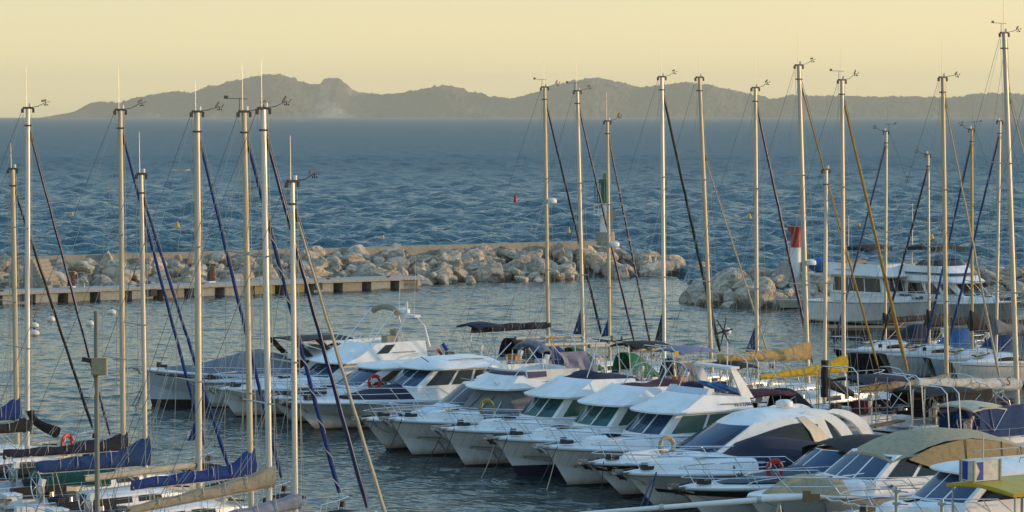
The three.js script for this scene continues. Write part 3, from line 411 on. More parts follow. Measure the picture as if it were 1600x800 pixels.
function flagOn(g, x, y, z, cols, hgt = .55) { const st = part(g, 'flag_staff', M.white, b => b.tube(V(x, y, z), V(x - .35, y + hgt + .45, z), .015)); cols.forEach((m, k) => part(st, 'flag_band', m, b => { const A = [], B = []; for (let i = 0; i <= 4; i++) { const u = k * .2 + i * .05; const f = q => V(x - .2 - q * .25 - u * .72, y + hgt * .5 + q * .34 - u * .55, z + .05 * Math.sin(u * 14)); A.push(f(0)); B.push(f(1)); } b.loft([A, B]); b.loft([A.map(p => p.clone().add(V(0, 0, .008))), B.map(p => p.clone().add(V(0, 0, .008)))]); })); }
function radome(g, x, y, z, r = .24) { part(g, 'radome', M.white, b => b.add(new THREE.LatheGeometry([[0, -.11], [r, -.1], [r * 1.04, -.02], [r * .98, .06], [r * .6, .12], [0, .13]].map(p => new THREE.Vector2(...p)), 18), new THREE.Matrix4().makeTranslation(x, y, z))); }
function whip(g, a, b2, r = .011) { part(g, 'antenna', M.white, b => b.tube(a, b2, r, r * .6, 5)); }
function hoop(name, lab, mat, pos, rot, r = .3, full = true, grp) {   // life ring or horseshoe buoy, a thing of its own
  const t = thing(name, lab, full ? 'life ring' : 'horseshoe buoy', grp), n = 26, arc = full ? Math.PI * 2 : Math.PI * 1.55, R = [];
  for (let i = 0; i <= n; i++) { const a = -arc / 2 + arc * i / n + Math.PI / 2, k = []; for (let j = 0; j < 8; j++) { const q = j / 8 * 6.283; k.push(V((r + .085 * Math.cos(q)) * Math.cos(a), (r + .085 * Math.cos(q)) * Math.sin(a), .05 * Math.sin(q))); } R.push(k); }
  part(t, 'ring', mat, b => b.loft(R, true, !full)); for (const a of [.5, 2.64]) part(t, 'strap', M.white, b => b.add(new THREE.TorusGeometry(.1, .016, 6, 14), new THREE.Matrix4().makeRotationFromEuler(new THREE.Euler(0, Math.PI / 2, 0)).premultiply(new THREE.Matrix4().makeRotationZ(a)).setPosition(r * Math.cos(a), r * Math.sin(a), 0)));
  t.position.copy(pos); t.rotation.set(...rot); return t;
}
const heading = d => Math.atan2(-d.z, d.x);
const world = (g, p) => { g.updateMatrixWorld(true); return g.localToWorld(p.clone()); };

function cabinOf(g, o) {                                       // deckhouse with real panes: returns rings for what stands on it
  const { xf, xb, yd, sill, head, rk } = o, w = o.w, w2 = o.w2 ?? w - .1, bl = o.bulge ?? .32;
  const A = outline({ xf: xf + .12, xb, wf: w * .96, wb: w, bulge: bl, y: yd }), B = outline({ xf, xb, wf: w * .92, wb: w, bulge: bl, y: sill, ya: o.sillA ?? sill }), C = outline({ xf: xf - rk, xb, wf: w2 * .90, wb: w2, bulge: bl * .9, y: head, ya: o.headA ?? head });
  part(g, 'cabin', o.mat || M.gelcoat, b => { b.loft([A, B, C], true); b.loft([C, C.map(p => p.clone().lerp(V((xf + xb) / 2, head, 0), .98))], true); b.loft([A, C].map(r => [r[0], r[r.length - 1]])); });
  const S = surf(B, C), mid = V((xf + xb) / 2, sill, 0), gl = o.glass || M.glassdark, nF = o.nF ?? 3, gp = .16;
  for (let k = 0; k < nF; k++) { const a = F0 + .25 + (F1 - F0 - .5) * k / nF, c = F0 + .25 + (F1 - F0 - .5) * (k + 1) / nF; part(g, 'windscreen_pane', o.glassF || gl, b => panel(b, S, a + gp, c - gp, .06, .93, .012, 4, 2, mid)); }
  for (const sd of [0, 1]) (o.side || [[.4, 2.5], [2.7, 4.5]]).forEach(([a, c, sl = 0]) => part(g, 'side_window', gl, b => { const q = u => sd ? F1 + 5 - u : u; panel(b, S, [q(a), q(a)], [q(c), q(c - sl)], o.v0 ?? .08, o.v1 ?? .9, .012, 5, 2, mid); }));
  if (o.wiper) part(g, 'wiper', M.black, b => { for (const u of [F0 + 2.4, F0 + 5]) { const p = S(u, .02), q = S(u - 1.4, .72); const n = V(.06, .03, -.01); b.tube(p.add(n), q.add(n), .014); } });
  return { A, B, C, S };
}
function flyTop(g, o) {                                        // sweeping coaming of a flying bridge above a brow
  const K = (k, xf, y, w, ya, bl, wb) => outline({ xf, xb: o.xb - (o.aft ?? .25), wf: w, wb: wb ?? w, bulge: bl, y, ya, p: 2.8 });
  const h = o.h, w = o.w, xf = o.xf, y = o.y, a = o.sweep ?? 1.35, ha = o.ha ?? h * .55;
  const R = [K(0, xf - .3, y - .015, w - .1, y - .015, .5), K(0, xf, y, w + .1, y, .62), K(0, xf + .02, y + .06, w + .12, y + .06, .64), K(0, xf - a * .42, y + h * .34, w + .03, y + .06 + ha * .34, .5), K(0, xf - a * .78, y + h * .74, w - .06, y + .06 + ha * .74, .42), K(0, xf - a, y + h, w - .11, y + .06 + ha, .38), K(0, xf - a - .06, y + h + .02, w - .15, y + .08 + ha, .36), K(0, xf - a - .13, y + h - .02, w - .2, y + ha, .34), K(0, xf - a - .1, y + .22, w - .26, y + .2, .3)];
  part(g, 'flybridge', o.mat || M.gelcoat, b => { b.loft(R, true); const e = R[8]; b.loft([e, e.map(p => p.clone().lerp(V(xf - 2, y + .2, 0), .97))], true); b.loft([R[0], R[0].map(p => p.clone().lerp(V(xf - 2, y, 0), .97))], true); for (let i = 1; i < 8; i++) b.loft([[R[i][0], R[i][18]], [R[i + 1][0], R[i + 1][18]]]); }, .5);
  if (o.line) for (const s of [0, 1]) part(g, 'grab_rail', M.greyline, b => { { const q = u => surf(R[2], R[5])(s ? 18 - u : u, .46); b.path([q(.9), q(1.7), q(2.6)].map(p => p.add(V(0, 0, s ? .05 : -.05))), .022, 5); } });
  if (o.screen) part(g, 'flybridge_screen', o.screen, b => { const T = R[6], up = T.map(p => p.clone().add(V(-.22, .34, 0)).multiply(V(1, 1, .95))); const S = surf(T, up); for (const [u0, u1] of [[2.6, 15.4]]) panel(b, S, [u0 - .8, u0 + .6], [u1 + .8, u1 - .6], 0, 1, .012, 22, 1, V(xf - 3, y + h, 0)); });
  return R;
}
function roofOf(g, o) {                                        // low cambered hardtop with a rounded brow
  const K = (ins, y) => outline({ xf: o.xf - ins * 1.3, xb: o.xb + ins * .5, wf: o.w - ins, wb: (o.wb ?? o.w) - ins, bulge: o.bulge ?? .5, y, ya: y + (o.drop ?? 0), p: 2.8 });
  const R = [K(.12, o.y - .01), K(0, o.y + .01), K(.0, o.y + .06), K(.08, o.y + .12), K(.35, o.y + .12 + o.cam * .55), K(.7, o.y + .12 + o.cam * .9)];
  part(g, o.name || 'roof', o.mat || M.gelcoat, b => { b.loft(R, true); b.loft([R[5], R[5].map(p => p.clone().lerp(V((o.xf + o.xb) / 2, p.y + .03, 0), .96))], true); b.loft([R[0], R[0].map(p => p.clone().lerp(V((o.xf + o.xb) / 2, o.y, 0), .96))], true); }, .6);
  return R;
}
function trunk(g, h, o) {                                      // raised foredeck with a sunbathing top or a hatch
  const K = (ins, up) => { const r = outline({ xf: o.xf - ins * 1.6, xb: o.xb, wf: o.w - ins, wb: o.wb - ins, bulge: (o.xf - o.xb) * .6, y: 0, p: 1.8 }); return r.map(p => V(p.x, h.deckY(p.x) + up, p.z)); };
  const R = [K(0, -.06), K(.03, o.h * .55), K(.12, o.h * .92), K(.26, o.h * 1.08)];
  part(g, 'coachroof', o.mat || M.gelcoat, b => { b.loft(R, true); b.loft([R[3], R[3].map(p => p.clone().lerp(V((o.xf + o.xb) / 2 - .3, h.deckY((o.xf + o.xb) / 2) + o.h * 1.16, 0), .95))], true); }, .7);
  const hx = lerp(o.xb, o.xf, .42); part(g, 'deck_hatch', o.hatch || M.glassdark, b => b.box(hx, h.deckY(hx) + o.h * 1.16 + .0, 0, .5, .05, .5, 0, -.06));
  return R;
}
function portlight(g, h, t, v, side, rx = .2, ry = .085, frame = true) { const k = Math.round(Math.pow(t, 1 / .85) * 22), r = h.R[Math.min(21, k)], r2 = h.R[Math.min(22, k + 1)], s = side < 0 ? 'P' : 'S', p = r[s][4].clone().lerp(r[s][6], v), q = r2[s][4].clone().lerp(r2[s][6], v), e = q.sub(p).normalize(), up = r[s][6].clone().sub(r[s][4]).normalize(), n = V(0, 0, 0).crossVectors(e, up).normalize(); if (n.z * side < 0) n.negate(); const mk2 = (f, off) => { const a = []; for (let i = 0; i < 16; i++) { const c = i / 16 * 6.283; a.push(p.clone().addScaledVector(e, f * rx * Math.sign(Math.cos(c)) * Math.pow(Math.abs(Math.cos(c)), .7)).addScaledVector(up, f * ry * Math.sin(c) + (f - 1) * 0).addScaledVector(n, off)); } return a; }; const w = part(g, 'porthole', M.glassdark, b => b.loft([mk2(1, -.03), mk2(1, .012)], true, true)); if (frame) part(w, 'frame', M.steel, b => b.path(mk2(1.08, .008), .014, 5, true)); }

// ---------------------------------------------------------------- the row of motor cruisers in front
function berth(k, a = 0) { return V(-3.71 + .54 * k + AX.x * a, 0, -107.6 + .84 * k + AX.z * a); }         // stem at the waterline, k metres along the row, a metres back from it
function motor(o) {
  const g = thing('motor_cruiser', o.label, 'motorboat', 'motor cruisers moored bow out in a row');
  const rake = o.rake ?? 1.3, stem = -o.L / 2 + (o.L - rake * (1 - .4 / (o.Fb + .4)));
  const dir = o.dir ? o.dir.clone() : AX.clone().negate(); if (o.turn) dir.applyAxisAngle(V(0, 1, 0), o.turn);
  g.position.copy(o.at).addScaledVector(dir, -stem); g.rotation.y = heading(dir); g.rotation.x = 0;
  const h = hullOf(g, { rake, ...o }); h.L = o.L; h.xb = o.L / 2;
  return [g, h];
}
function flyBoat(o) {
  const [g, h] = motor({ L: 9.4, B: 3.25, Fb: 1.42, Fs: 1.05, rake: 1.25, ...o }), L = o.L || 9.4, B = o.B || 3.25;
  const xf = L / 2 - (o.nose ?? 3.75), xb = -L / 2 + 2.0, w = B / 2 - .36, sill = o.sill ?? 1.66, head = o.head ?? 2.38, rk = o.rk ?? .72;
  trunk(g, h, { xf: L / 2 - 1.5, xb: xf + .1, w: .42, wb: w - .12, h: .3, hatch: o.hatch });
  const C = cabinOf(g, { xf, xb, w, yd: h.deckY(xf) - .12, sill, head, rk, glass: o.glass, glassF: o.glassF, nF: o.nF ?? 3, side: o.side, wiper: true, v0: o.v0 });
  const F = flyTop(g, { xf: xf - rk + .55, xb, w: w + .02, y: head + .02, h: o.fh ?? .62, ha: o.fha ?? .5, sweep: o.sweep ?? 1.5, aft: .3, line: true, screen: o.screen });
  bowRail(g, h, o.railing); anchorGear(g, h, L, o.darkAnchor);
  if (o.port) { const S = surf(C.A, C.B); for (const [u, v] of o.port) part(g, 'portlight', M.glassdark, b => panel(b, S, u, u + .42, .35, .75, .015, 4, 2)); }
  return { g, h, C, F, xf, xb, w, L, B, topY: head + (o.fh ?? .74) };
}
// A: farthest of the row, shrouded in grey tarpaulin
{
  const [g, h] = motor({ at: onLevel(238, 634), L: 11.2, B: 3.3, Fb: 1.62, Fs: 1.2, rake: .55, turn: -.42, full: 3.4, boot: .3, hull: M.paleblue, chine: .8, label: 'long pale hull under a grey tarpaulin at the far left end of the row' });
  part(g, 'tarpaulin', M.greyc, b => { const G = []; for (let i = 0; i <= 14; i++) { const t = i / 14, x = lerp(4.6, -5.2, t), e = clamp((x + 5.6) / 11.2), w = h.bs(e) + .02, top = h.sheer(e) + .15 + .75 * Math.exp(-Math.pow((t - .42) / .2, 2)) + .18 * Math.sin(t * 3.1), r = []; for (let k = 0; k <= 8; k++) { const q = k / 4 - 1; r.push(V(x, lerp(top, h.sheer(e) - .08, Math.pow(Math.abs(q), 1.5)) - .03 * Math.sin(i * 2.3 + k), q * w)); } G.push(r); } b.loft(G); }, .9);
  part(g, 'hull_stripe', M.black, b => { const S = (u, v) => { const i = Math.min(21, Math.floor(u)), p = h.R[i].P, q = h.R[i + 1].P; return p[4].clone().lerp(p[6], v).lerp(q[4].clone().lerp(q[6], v), u - i); }; panel(b, S, 15.5, 20.8, .62, .72, .012, 10, 1, V(0, .8, 0)); });
  anchorGear(g, h, 11.2); mooring(g, h, -1, .9, .4); mooring(g, h, 1, 1.0, .4);
}
{ // B
  const q = flyBoat({ at: onLevel(335, 638), L: 10.4, B: 3.3, Fb: 1.22, Fs: 1.1, sill: 1.55, head: 2.0, nose: 4.3, rk: .7, fh: .55, label: 'white cruiser with a flat black top on slanting black curtains, second from the left', glass: M.glassdark, hull: M.gelcoat2 });
  bimini(q.g, -.55, 2.98, 3.0, 2.4, M.blackcloth, [-1.2, 2.2, 1.15], { sag: .06, curve: .3, hoops: [[.04, 0], [.96, 0]] });
  for (const x of [.75, -.45]) for (const z of [-1.17, 1.17]) part(q.g, 'side_curtain', M.blackcloth, b => { { const a = V(x, 2.9, z), c = V(x + .35, 2.9, z), d = V(x - .45, 2.15, z), e = V(x - .8, 2.15, z); b.quad(a, c, d, e); const s = V(0, 0, .02); b.quad(a.clone().add(s), c.clone().add(s), d.clone().add(s), e.clone().add(s)); } });
  part(q.g, 'cockpit_cover', M.navy, b => { const S = []; for (let i = 0; i <= 8; i++) { const t = i / 8, r = []; for (let k = 0; k <= 6; k++) { const z = k / 3 - 1; r.push(V(-1.9 - 2.4 * t, 2.62 - .25 * t - .35 * z * z - .08 * Math.sin(t * 9), z * 1.25)); } S.push(r); } b.loft(S); });
  part(q.g, 'cockpit_side', M.cream, b => b.loft([[V(-1.4, 1.9, -1.36), V(-1.9, 2.45, -1.28)], [V(-4.6, 1.6, -1.36), V(-4.4, 2.2, -1.27)]])); lettering(q.g, 'name_lettering', 'NAGUA', .24, M.black, V(-2.0, 2.03, -1.38), [0, Math.PI, 0]);
  mooring(q.g, q.h, -1, 1.1, .3);
}
{ // C
  const q = flyBoat({ at: onLevel(370, 652), L: 11.2, B: 3.5, Fb: 1.24, Fs: 1.15, sill: 1.55, head: 2.12, nose: 4.4, rk: .95, fh: .8, fha: .78, sweep: 1.9, label: 'white flybridge cruiser with a green side window and a tall folded awning frame', glass: M.glassgreen, side: [[.5, 4.35, .75]], glassF: M.glassblue, stripe: [M.teal, .86, .98], hull: M.gelcoat });
  part(q.g, 'solar_panel', M.glassdark, b => { const S = surf(q.F[3], q.F[5]); panel(b, S, 3.0, 3.9, .15, .85, .015, 3, 2); });
  for (const z of [-1.1, 1.1]) for (const p of [[-1.2, -2.55, 4.35], [-2.4, -3.2, 4.25]]) part(q.g, 'awning_strut', M.steel, b => b.tube(V(p[0], 2.9, z), V(p[1], p[2], z * .9), .024));
  part(q.g, 'folded_awning', M.beige, b => { const p = []; for (let k = 0; k <= 10; k++) { const z = k / 5 - 1; p.push(V(-2.75 + .1 * z * z, 4.42 - .22 * Math.pow(Math.abs(z), 3), z * 1.05)); } b.path(p, .13, 8); });
  part(q.g, 'radar_arch', M.white, b => { for (const z of [-1.15, 1.15]) b.path([V(-4.2, 2.7, z), V(-4.0, 3.6, z * .9), V(-3.75, 4.0, z * .7)], .06, 7); b.box(-3.75, 4.02, 0, .3, .1, 1.8); b.tube(V(-3.75, 4.0, 0), V(-3.75, 4.6, 0), .05); });
  radome(q.g, -3.75, 4.2, .35, .3); whip(q.g, V(-3.75, 4.05, -.6), V(-3.85, 6.8, -.6)); whip(q.g, V(-3.75, 4.05, .7), V(-3.8, 5.6, .7), .02);
  part(q.g, 'helm_seat', M.beige, b => { b.box(-2.6, 2.95, -.4, .5, .5, .5); b.box(-2.85, 3.2, -.4, .12, .5, .5); }); part(q.g, 'windscreen_rail', M.steel, b => { for (let k = 0; k < 5; k++) { const z = lerp(-1, 1, k / 4); b.tube(V(-.55, 2.85, z), V(-.95, 3.4, z * .9), .016); } b.path([-1, -.5, 0, .5, 1].map(z => V(-.95, 3.4, z * .9)), .016); });
  part(q.g, 'dinghy', M.rubber, b => { const p = []; for (let i = 0; i <= 20; i++) { const a = i / 20 * 6.283; p.push(V(-4.9 + .45 * Math.cos(a), 2.0, 1.0 * Math.sin(a))); } b.path(p, .17, 7); });
  mooring(q.g, q.h, -1, 1.2, .3); fender(q.g, .4, .75, -1.78);
}
{ // D : raked windscreen boat with a life ring
  const [g, h] = motor({ at: onLevel(458, 661), L: 8.2, B: 2.9, Fb: 1.1, Fs: .95, rake: 1.5, label: 'white hardtop cruiser with a raked dark windscreen behind the red life ring' });
  trunk(g, h, { xf: 2.6, xb: .4, w: .4, wb: 1.05, h: .3 });
  const c = cabinOf(g, { xf: .75, xb: -2.6, w: 1.15, yd: 1.0, sill: 1.42, head: 2.12, rk: 1.25, nF: 2, glass: M.glassamber, glassF: M.glassblue, side: [[.4, 2.3, .2], [2.5, 4.3, .7]] });
  roofOf(g, { xf: -.3, xb: -3.2, w: 1.12, y: 2.12, cam: .14, bulge: .4 }); bowRail(g, h); anchorGear(g, h, 8.2); mooring(g, h, -1, .9, .3);
  part(g, 'foredeck_net', M.brown, b => b.box(2.2, 1.3, -.2, 1.0, .25, .7));
  hoop('life_ring', 'red life ring hung on the rail of the hardtop cruiser at left centre', M.red, world(g, V(-.1, 1.65, -1.42)), [0, g.rotation.y + Math.PI, 0], .27, true);
}
{ // E : dark blue foredeck cover
  const [g, h] = motor({ at: onLevel(494, 672), L: 10.6, B: 3.4, Fb: 1.18, Fs: 1.05, rake: 1.6, label: 'white cruiser with a dark blue cover over its whole foredeck and a broad white roof', hull: M.gelcoat2 });
  const xf = .35; part(g, 'foredeck_cover', M.navy, b => { const G = []; for (let i = 0; i <= 10; i++) { const t = i / 10, x = lerp(2.9, xf - .5, t), w = lerp(.35, 1.32, Math.pow(t, .6)), up = .16 + .42 * t, r = []; for (let k = 0; k <= 8; k++) { const q = k / 4 - 1; r.push(V(x, h.deckY(x) + lerp(up, -.02, Math.pow(Math.abs(q), 2.4)) - .02 * Math.sin(i * 1.7 + k * .8), q * w)); } G.push(r); } b.loft(G); const f = G[0]; b.loft([f, f.map(p => V(p.x + .05, p.y - .2, p.z))]); }, .9);
  const c = cabinOf(g, { xf, xb: -3.6, w: 1.38, yd: 1.05, sill: 1.62, head: 2.3, rk: .95, nF: 3, glass: M.glassdark, glassF: M.glassblue, side: [[.3, 1.5], [1.7, 2.9], [3.1, 4.6]] , wiper: true });
  const R = roofOf(g, { xf: -.15, xb: -4.0, w: 1.5, y: 2.3, cam: .32, bulge: .62 }); part(g, 'grab_rail', M.greyline, b => b.path([V(-1.6, 2.66, -1.05), V(-2.4, 2.68, -1.05), V(-3.3, 2.66, -1.02)], .02)); part(g, 'wiper', M.black, b => b.tube(V(-.7, 2.62, -.9), V(-.35, 2.85, -.85), .02));
  bowRail(g, h, { t0: .36, h: .6 }); anchorGear(g, h, 10.6, true); mooring(g, h, -1, 1.1, .3); mooring(g, h, 1, .9, .3);
}
{ // F : windscreen hidden by white cover
  const [g, h] = motor({ at: onLevel(604, 703), L: 9.2, B: 3.2, Fb: 1.22, Fs: 1.0, rake: 1.35, label: 'white cruiser whose whole windscreen is hidden by a fitted white cover' });
  cabinOf(g, { xf: .9, xb: -2.8, w: 1.24, yd: 1.1, sill: 1.55, head: 2.34, rk: 1.15, nF: 2, side: [[.4, 2.2], [2.4, 4.2]] });
  part(g, 'windscreen_cover', M.whitecover, b => { const G = []; for (let i = 0; i <= 12; i++) { const t = i / 12, x = lerp(2.9, -2.9, t), y = x > .9 ? h.deckY(x) + .12 + .3 * sst(2.9, .9, x) : lerp(1.62, 2.5, sst(.9, -1.0, x)) + .1 * sst(-.6, -2.5, x), w = x > .9 ? lerp(1.25, .5, (x - .9) / 2) : lerp(1.3, 1.2, sst(.9, -1, x)), r = []; for (let k = 0; k <= 8; k++) { const q = k / 4 - 1; r.push(V(x, y - (x > .9 ? .22 : .16) * Math.pow(Math.abs(q), 3), q * w)); } if (x <= .9) { r.unshift(V(x + .1, y - .7, -w - .03)); r.push(V(x + .1, y - .7, w + .03)); } else { r.unshift(V(x, h.deckY(x), -w - .02)); r.push(V(x, h.deckY(x), w + .02)); } G.push(r); } b.loft(G); }, .8);
  part(g, 'seam', M.khaki, b => { b.path([V(-.5, 2.46, -1.2), V(-.35, 2.48, -.5), V(-.35, 2.48, .5), V(-.5, 2.46, 1.2)], .025, 5); }); part(g, 'wiper', M.black, b => b.tube(V(-.75, 2.62, -.95), V(-.4, 2.75, -.85), .02));
  roofOf(g, { xf: -.9, xb: -3.1, w: 1.3, y: 2.42, cam: .3, bulge: .4 }); bowRail(g, h); anchorGear(g, h, 9.2, true); mooring(g, h, -1, 1.0, .35); mooring(g, h, 1, .9, .3);
}
{ // G : grey windscreen cover, purple flybridge screen
  const q = flyBoat({ at: berth(0), label: 'white flybridge cruiser with a grey cover over its windows and a mauve tinted upper screen', glass: M.slate, glassF: M.slate, nF: 1, side: [[.3, 4.9]], v0: .02, sill: 1.5, fh: .5, fha: .5, sweep: .9, nose: 3.5 });
  part(q.g, 'window_cover', M.greyc, b => panel(b, q.C.S, [1.2, 1.0], [12.9, 12.6], -.15, .96, .03, 26, 2, V(-1, 1.8, 0)), .9);
  const top = outline({ xf: -.15, xb: -2.9, wf: 1.22, wb: 1.3, bulge: .5, y: 2.74, ya: 2.9 }), up = outline({ xf: .0, xb: -2.9, wf: 1.3, wb: 1.36, bulge: .5, y: 3.14, ya: 3.1 }); part(q.g, 'upper_coaming', M.gelcoat, b => { const bt = outline({ xf: -.2, xb: -2.9, wf: 1.2, wb: 1.3, bulge: .5, y: 2.5, ya: 2.5 }); b.loft([bt, top, up, up.map(p => V(p.x - .08, p.y, p.z * .94)), top.map(p => V(p.x - .1, p.y - .1, p.z * .92))], true); }); part(q.g, 'flybridge_screen', M.purplescreen, b => panel(b, surf(top, up), 3.2, 14.8, .12, .82, .014, 20, 1, V(-1.5, 2.9, 0)));
  bimini(q.g, -1.6, 4.15, .5, 2.1, M.greyc, [-1.4, 2.9, 1.15], { hoops: [[.1, 0], [.9, 0]], sag: .3 }); for (const z of [-1.1, 1.1]) for (const [x0, x1] of [[-.1, -1.3], [-2.9, -1.9]]) part(q.g, 'awning_strut', M.steel, b => b.tube(V(x0, 2.9, z), V(x1, 4.0, z * .9), .018));
  part(q.g, 'horn', M.white, b => { b.add(new THREE.CylinderGeometry(.1, .13, .16, 12), new THREE.Matrix4().makeRotationZ(1.2).setPosition(.45, 2.62, -.75)); b.tube(V(.25, 2.56, -.8), V(.25, 2.75, -.8), .02); }); part(q.g, 'hung_towel', M.lilac, b => { const G = []; for (let i = 0; i <= 8; i++) { const t = i / 8; G.push([0, 1, 2, 3, 4].map(k => V(-2.0 - .32 * k - .4 * t + .03 * Math.sin(k * 2), 3.75 - .75 * t - .1 * k * t, -1.3 - .06 * Math.sin(k * 3 + t * 4)))); } b.loft(G); });
  mooring(q.g, q.h, -1, 1.3, .4); fender(q.g, 2.35, .72, -1.28); portlight(q.g, q.h, .74, .6, -1, .34, .15, false);
  hoop('horseshoe_buoy', 'yellow horseshoe buoy on the bow rail in the middle of the motor cruiser row', M.gold, world(q.g, V(1.35, 1.82, -1.42)), [0, q.g.rotation.y + Math.PI, .1], .27, false);
}
{ // H
  const q = flyBoat({ at: berth(3.75), label: 'white cruiser with teal windows and dark blue covers heaped on its flybridge', glass: M.glassgreen, glassF: M.glassteal });
  part(q.g, 'flybridge_cover', M.navy, b => { const G = []; for (let i = 0; i <= 10; i++) { const t = i / 10, r = []; for (let k = 0; k <= 8; k++) { const z = k / 4 - 1; r.push(V(-1.0 - 2.3 * t, 2.88 + (.30 + .14 * Math.sin(t * 7) + .05 * Math.sin(k * 2 + i)) * (1 - Math.pow(Math.abs(z), 3)) * Math.sin(Math.PI * (.1 + .8 * t)), z * 1.1)); } G.push(r); } b.loft(G); }, .9);
  whip(q.g, V(-.9, 3.1, -1.05), V(-1.6, 4.9, -1.1), .018); mooring(q.g, q.h, -1, 1.2, .4); mooring(q.g, q.h, 1, 1.1, .4);
}
{ // I
  const q = flyBoat({ at: berth(7.3), label: 'white cruiser with teal windows, dark blue underbody and maroon cover on the flybridge', glass: M.glassgreen, glassF: M.glassteal, boot: .42, bottom: M.navybottom, darkAnchor: true, port: [[3.4]] });
  part(q.g, 'flybridge_cover', M.maroon, b => { const G = []; for (let i = 0; i <= 10; i++) { const t = i / 10, r = []; for (let k = 0; k <= 8; k++) { const z = k / 4 - 1; r.push(V(-1.0 - 2.6 * t, 2.86 + (.26 + .12 * Math.sin(t * 9 + 1)) * (1 - Math.pow(Math.abs(z), 3)) * Math.sin(Math.PI * (.1 + .8 * t)), z * 1.08)); } G.push(r); } b.loft(G); }, .9);
  for (const x of [-1.5, -2.4, -3.2]) part(q.g, 'awning_hoop', M.steel, b => { b.path([V(x, 2.85, -1.1), V(x - .5, 3.6, -1.0), V(x - .6, 3.75, -.6), V(x - .6, 3.8, 0), V(x - .6, 3.75, .6), V(x - .5, 3.6, 1.0), V(x, 2.85, 1.1)], .02, 5); });
  mooring(q.g, q.h, -1, 1.3, .4); mooring(q.g, q.h, 1, .7, .4, M.rope);
}
{ // J
  const q = flyBoat({ at: berth(10.5), L: 9.6, label: 'white cruiser with deep blue windscreen panes and registration on its roof side', glass: M.glassgreen, glassF: M.glassblue, nF: 3, fha: .36, rk: .8 });
  lettering(q.g, 'registration', 'TL C12068', .125, M.black, V(-2.3, 2.55, -1.345), [0.25, Math.PI, 0]);
  part(q.g, 'clear_screen', M.paleblue, b => panel(b, surf(q.F[6], q.F[6].map(p => V(p.x - .16, p.y + .2, p.z * .96))), 4.2, 13.8, 0, 1, .012, 16, 1, V(-2, 3, 0)));
  part(q.g, 'seat_cover', M.navy, b => b.ball(V(-1.7, 3.12, .35), .42, .55)); part(q.g, 'sun_cushion', M.sky, b => { b.box(-2.6, 3.12, -.45, .9, .12, .6, 0, .35); b.box(-2.6, 3.12, .35, .9, .12, .6, 0, .35); });
  part(q.g, 'radar_arch', M.white, b => { for (const z of [-1.15, 1.15]) b.loft([[V(-3.3, 2.8, z), V(-2.8, 2.8, z), V(-2.35, 3.85, z * .9), V(-2.6, 3.85, z * .9)].map(p => p), [V(-3.3, 2.8, z + .08), V(-2.8, 2.8, z + .08), V(-2.35, 3.85, z * .9 + .08), V(-2.6, 3.85, z * .9 + .08)]], true, true); b.box(-2.5, 3.88, 0, .4, .08, 2.2); });
  mooring(q.g, q.h, -1, .9, .4, M.rope); mooring(q.g, q.h, -1, 1.6, .4);
}
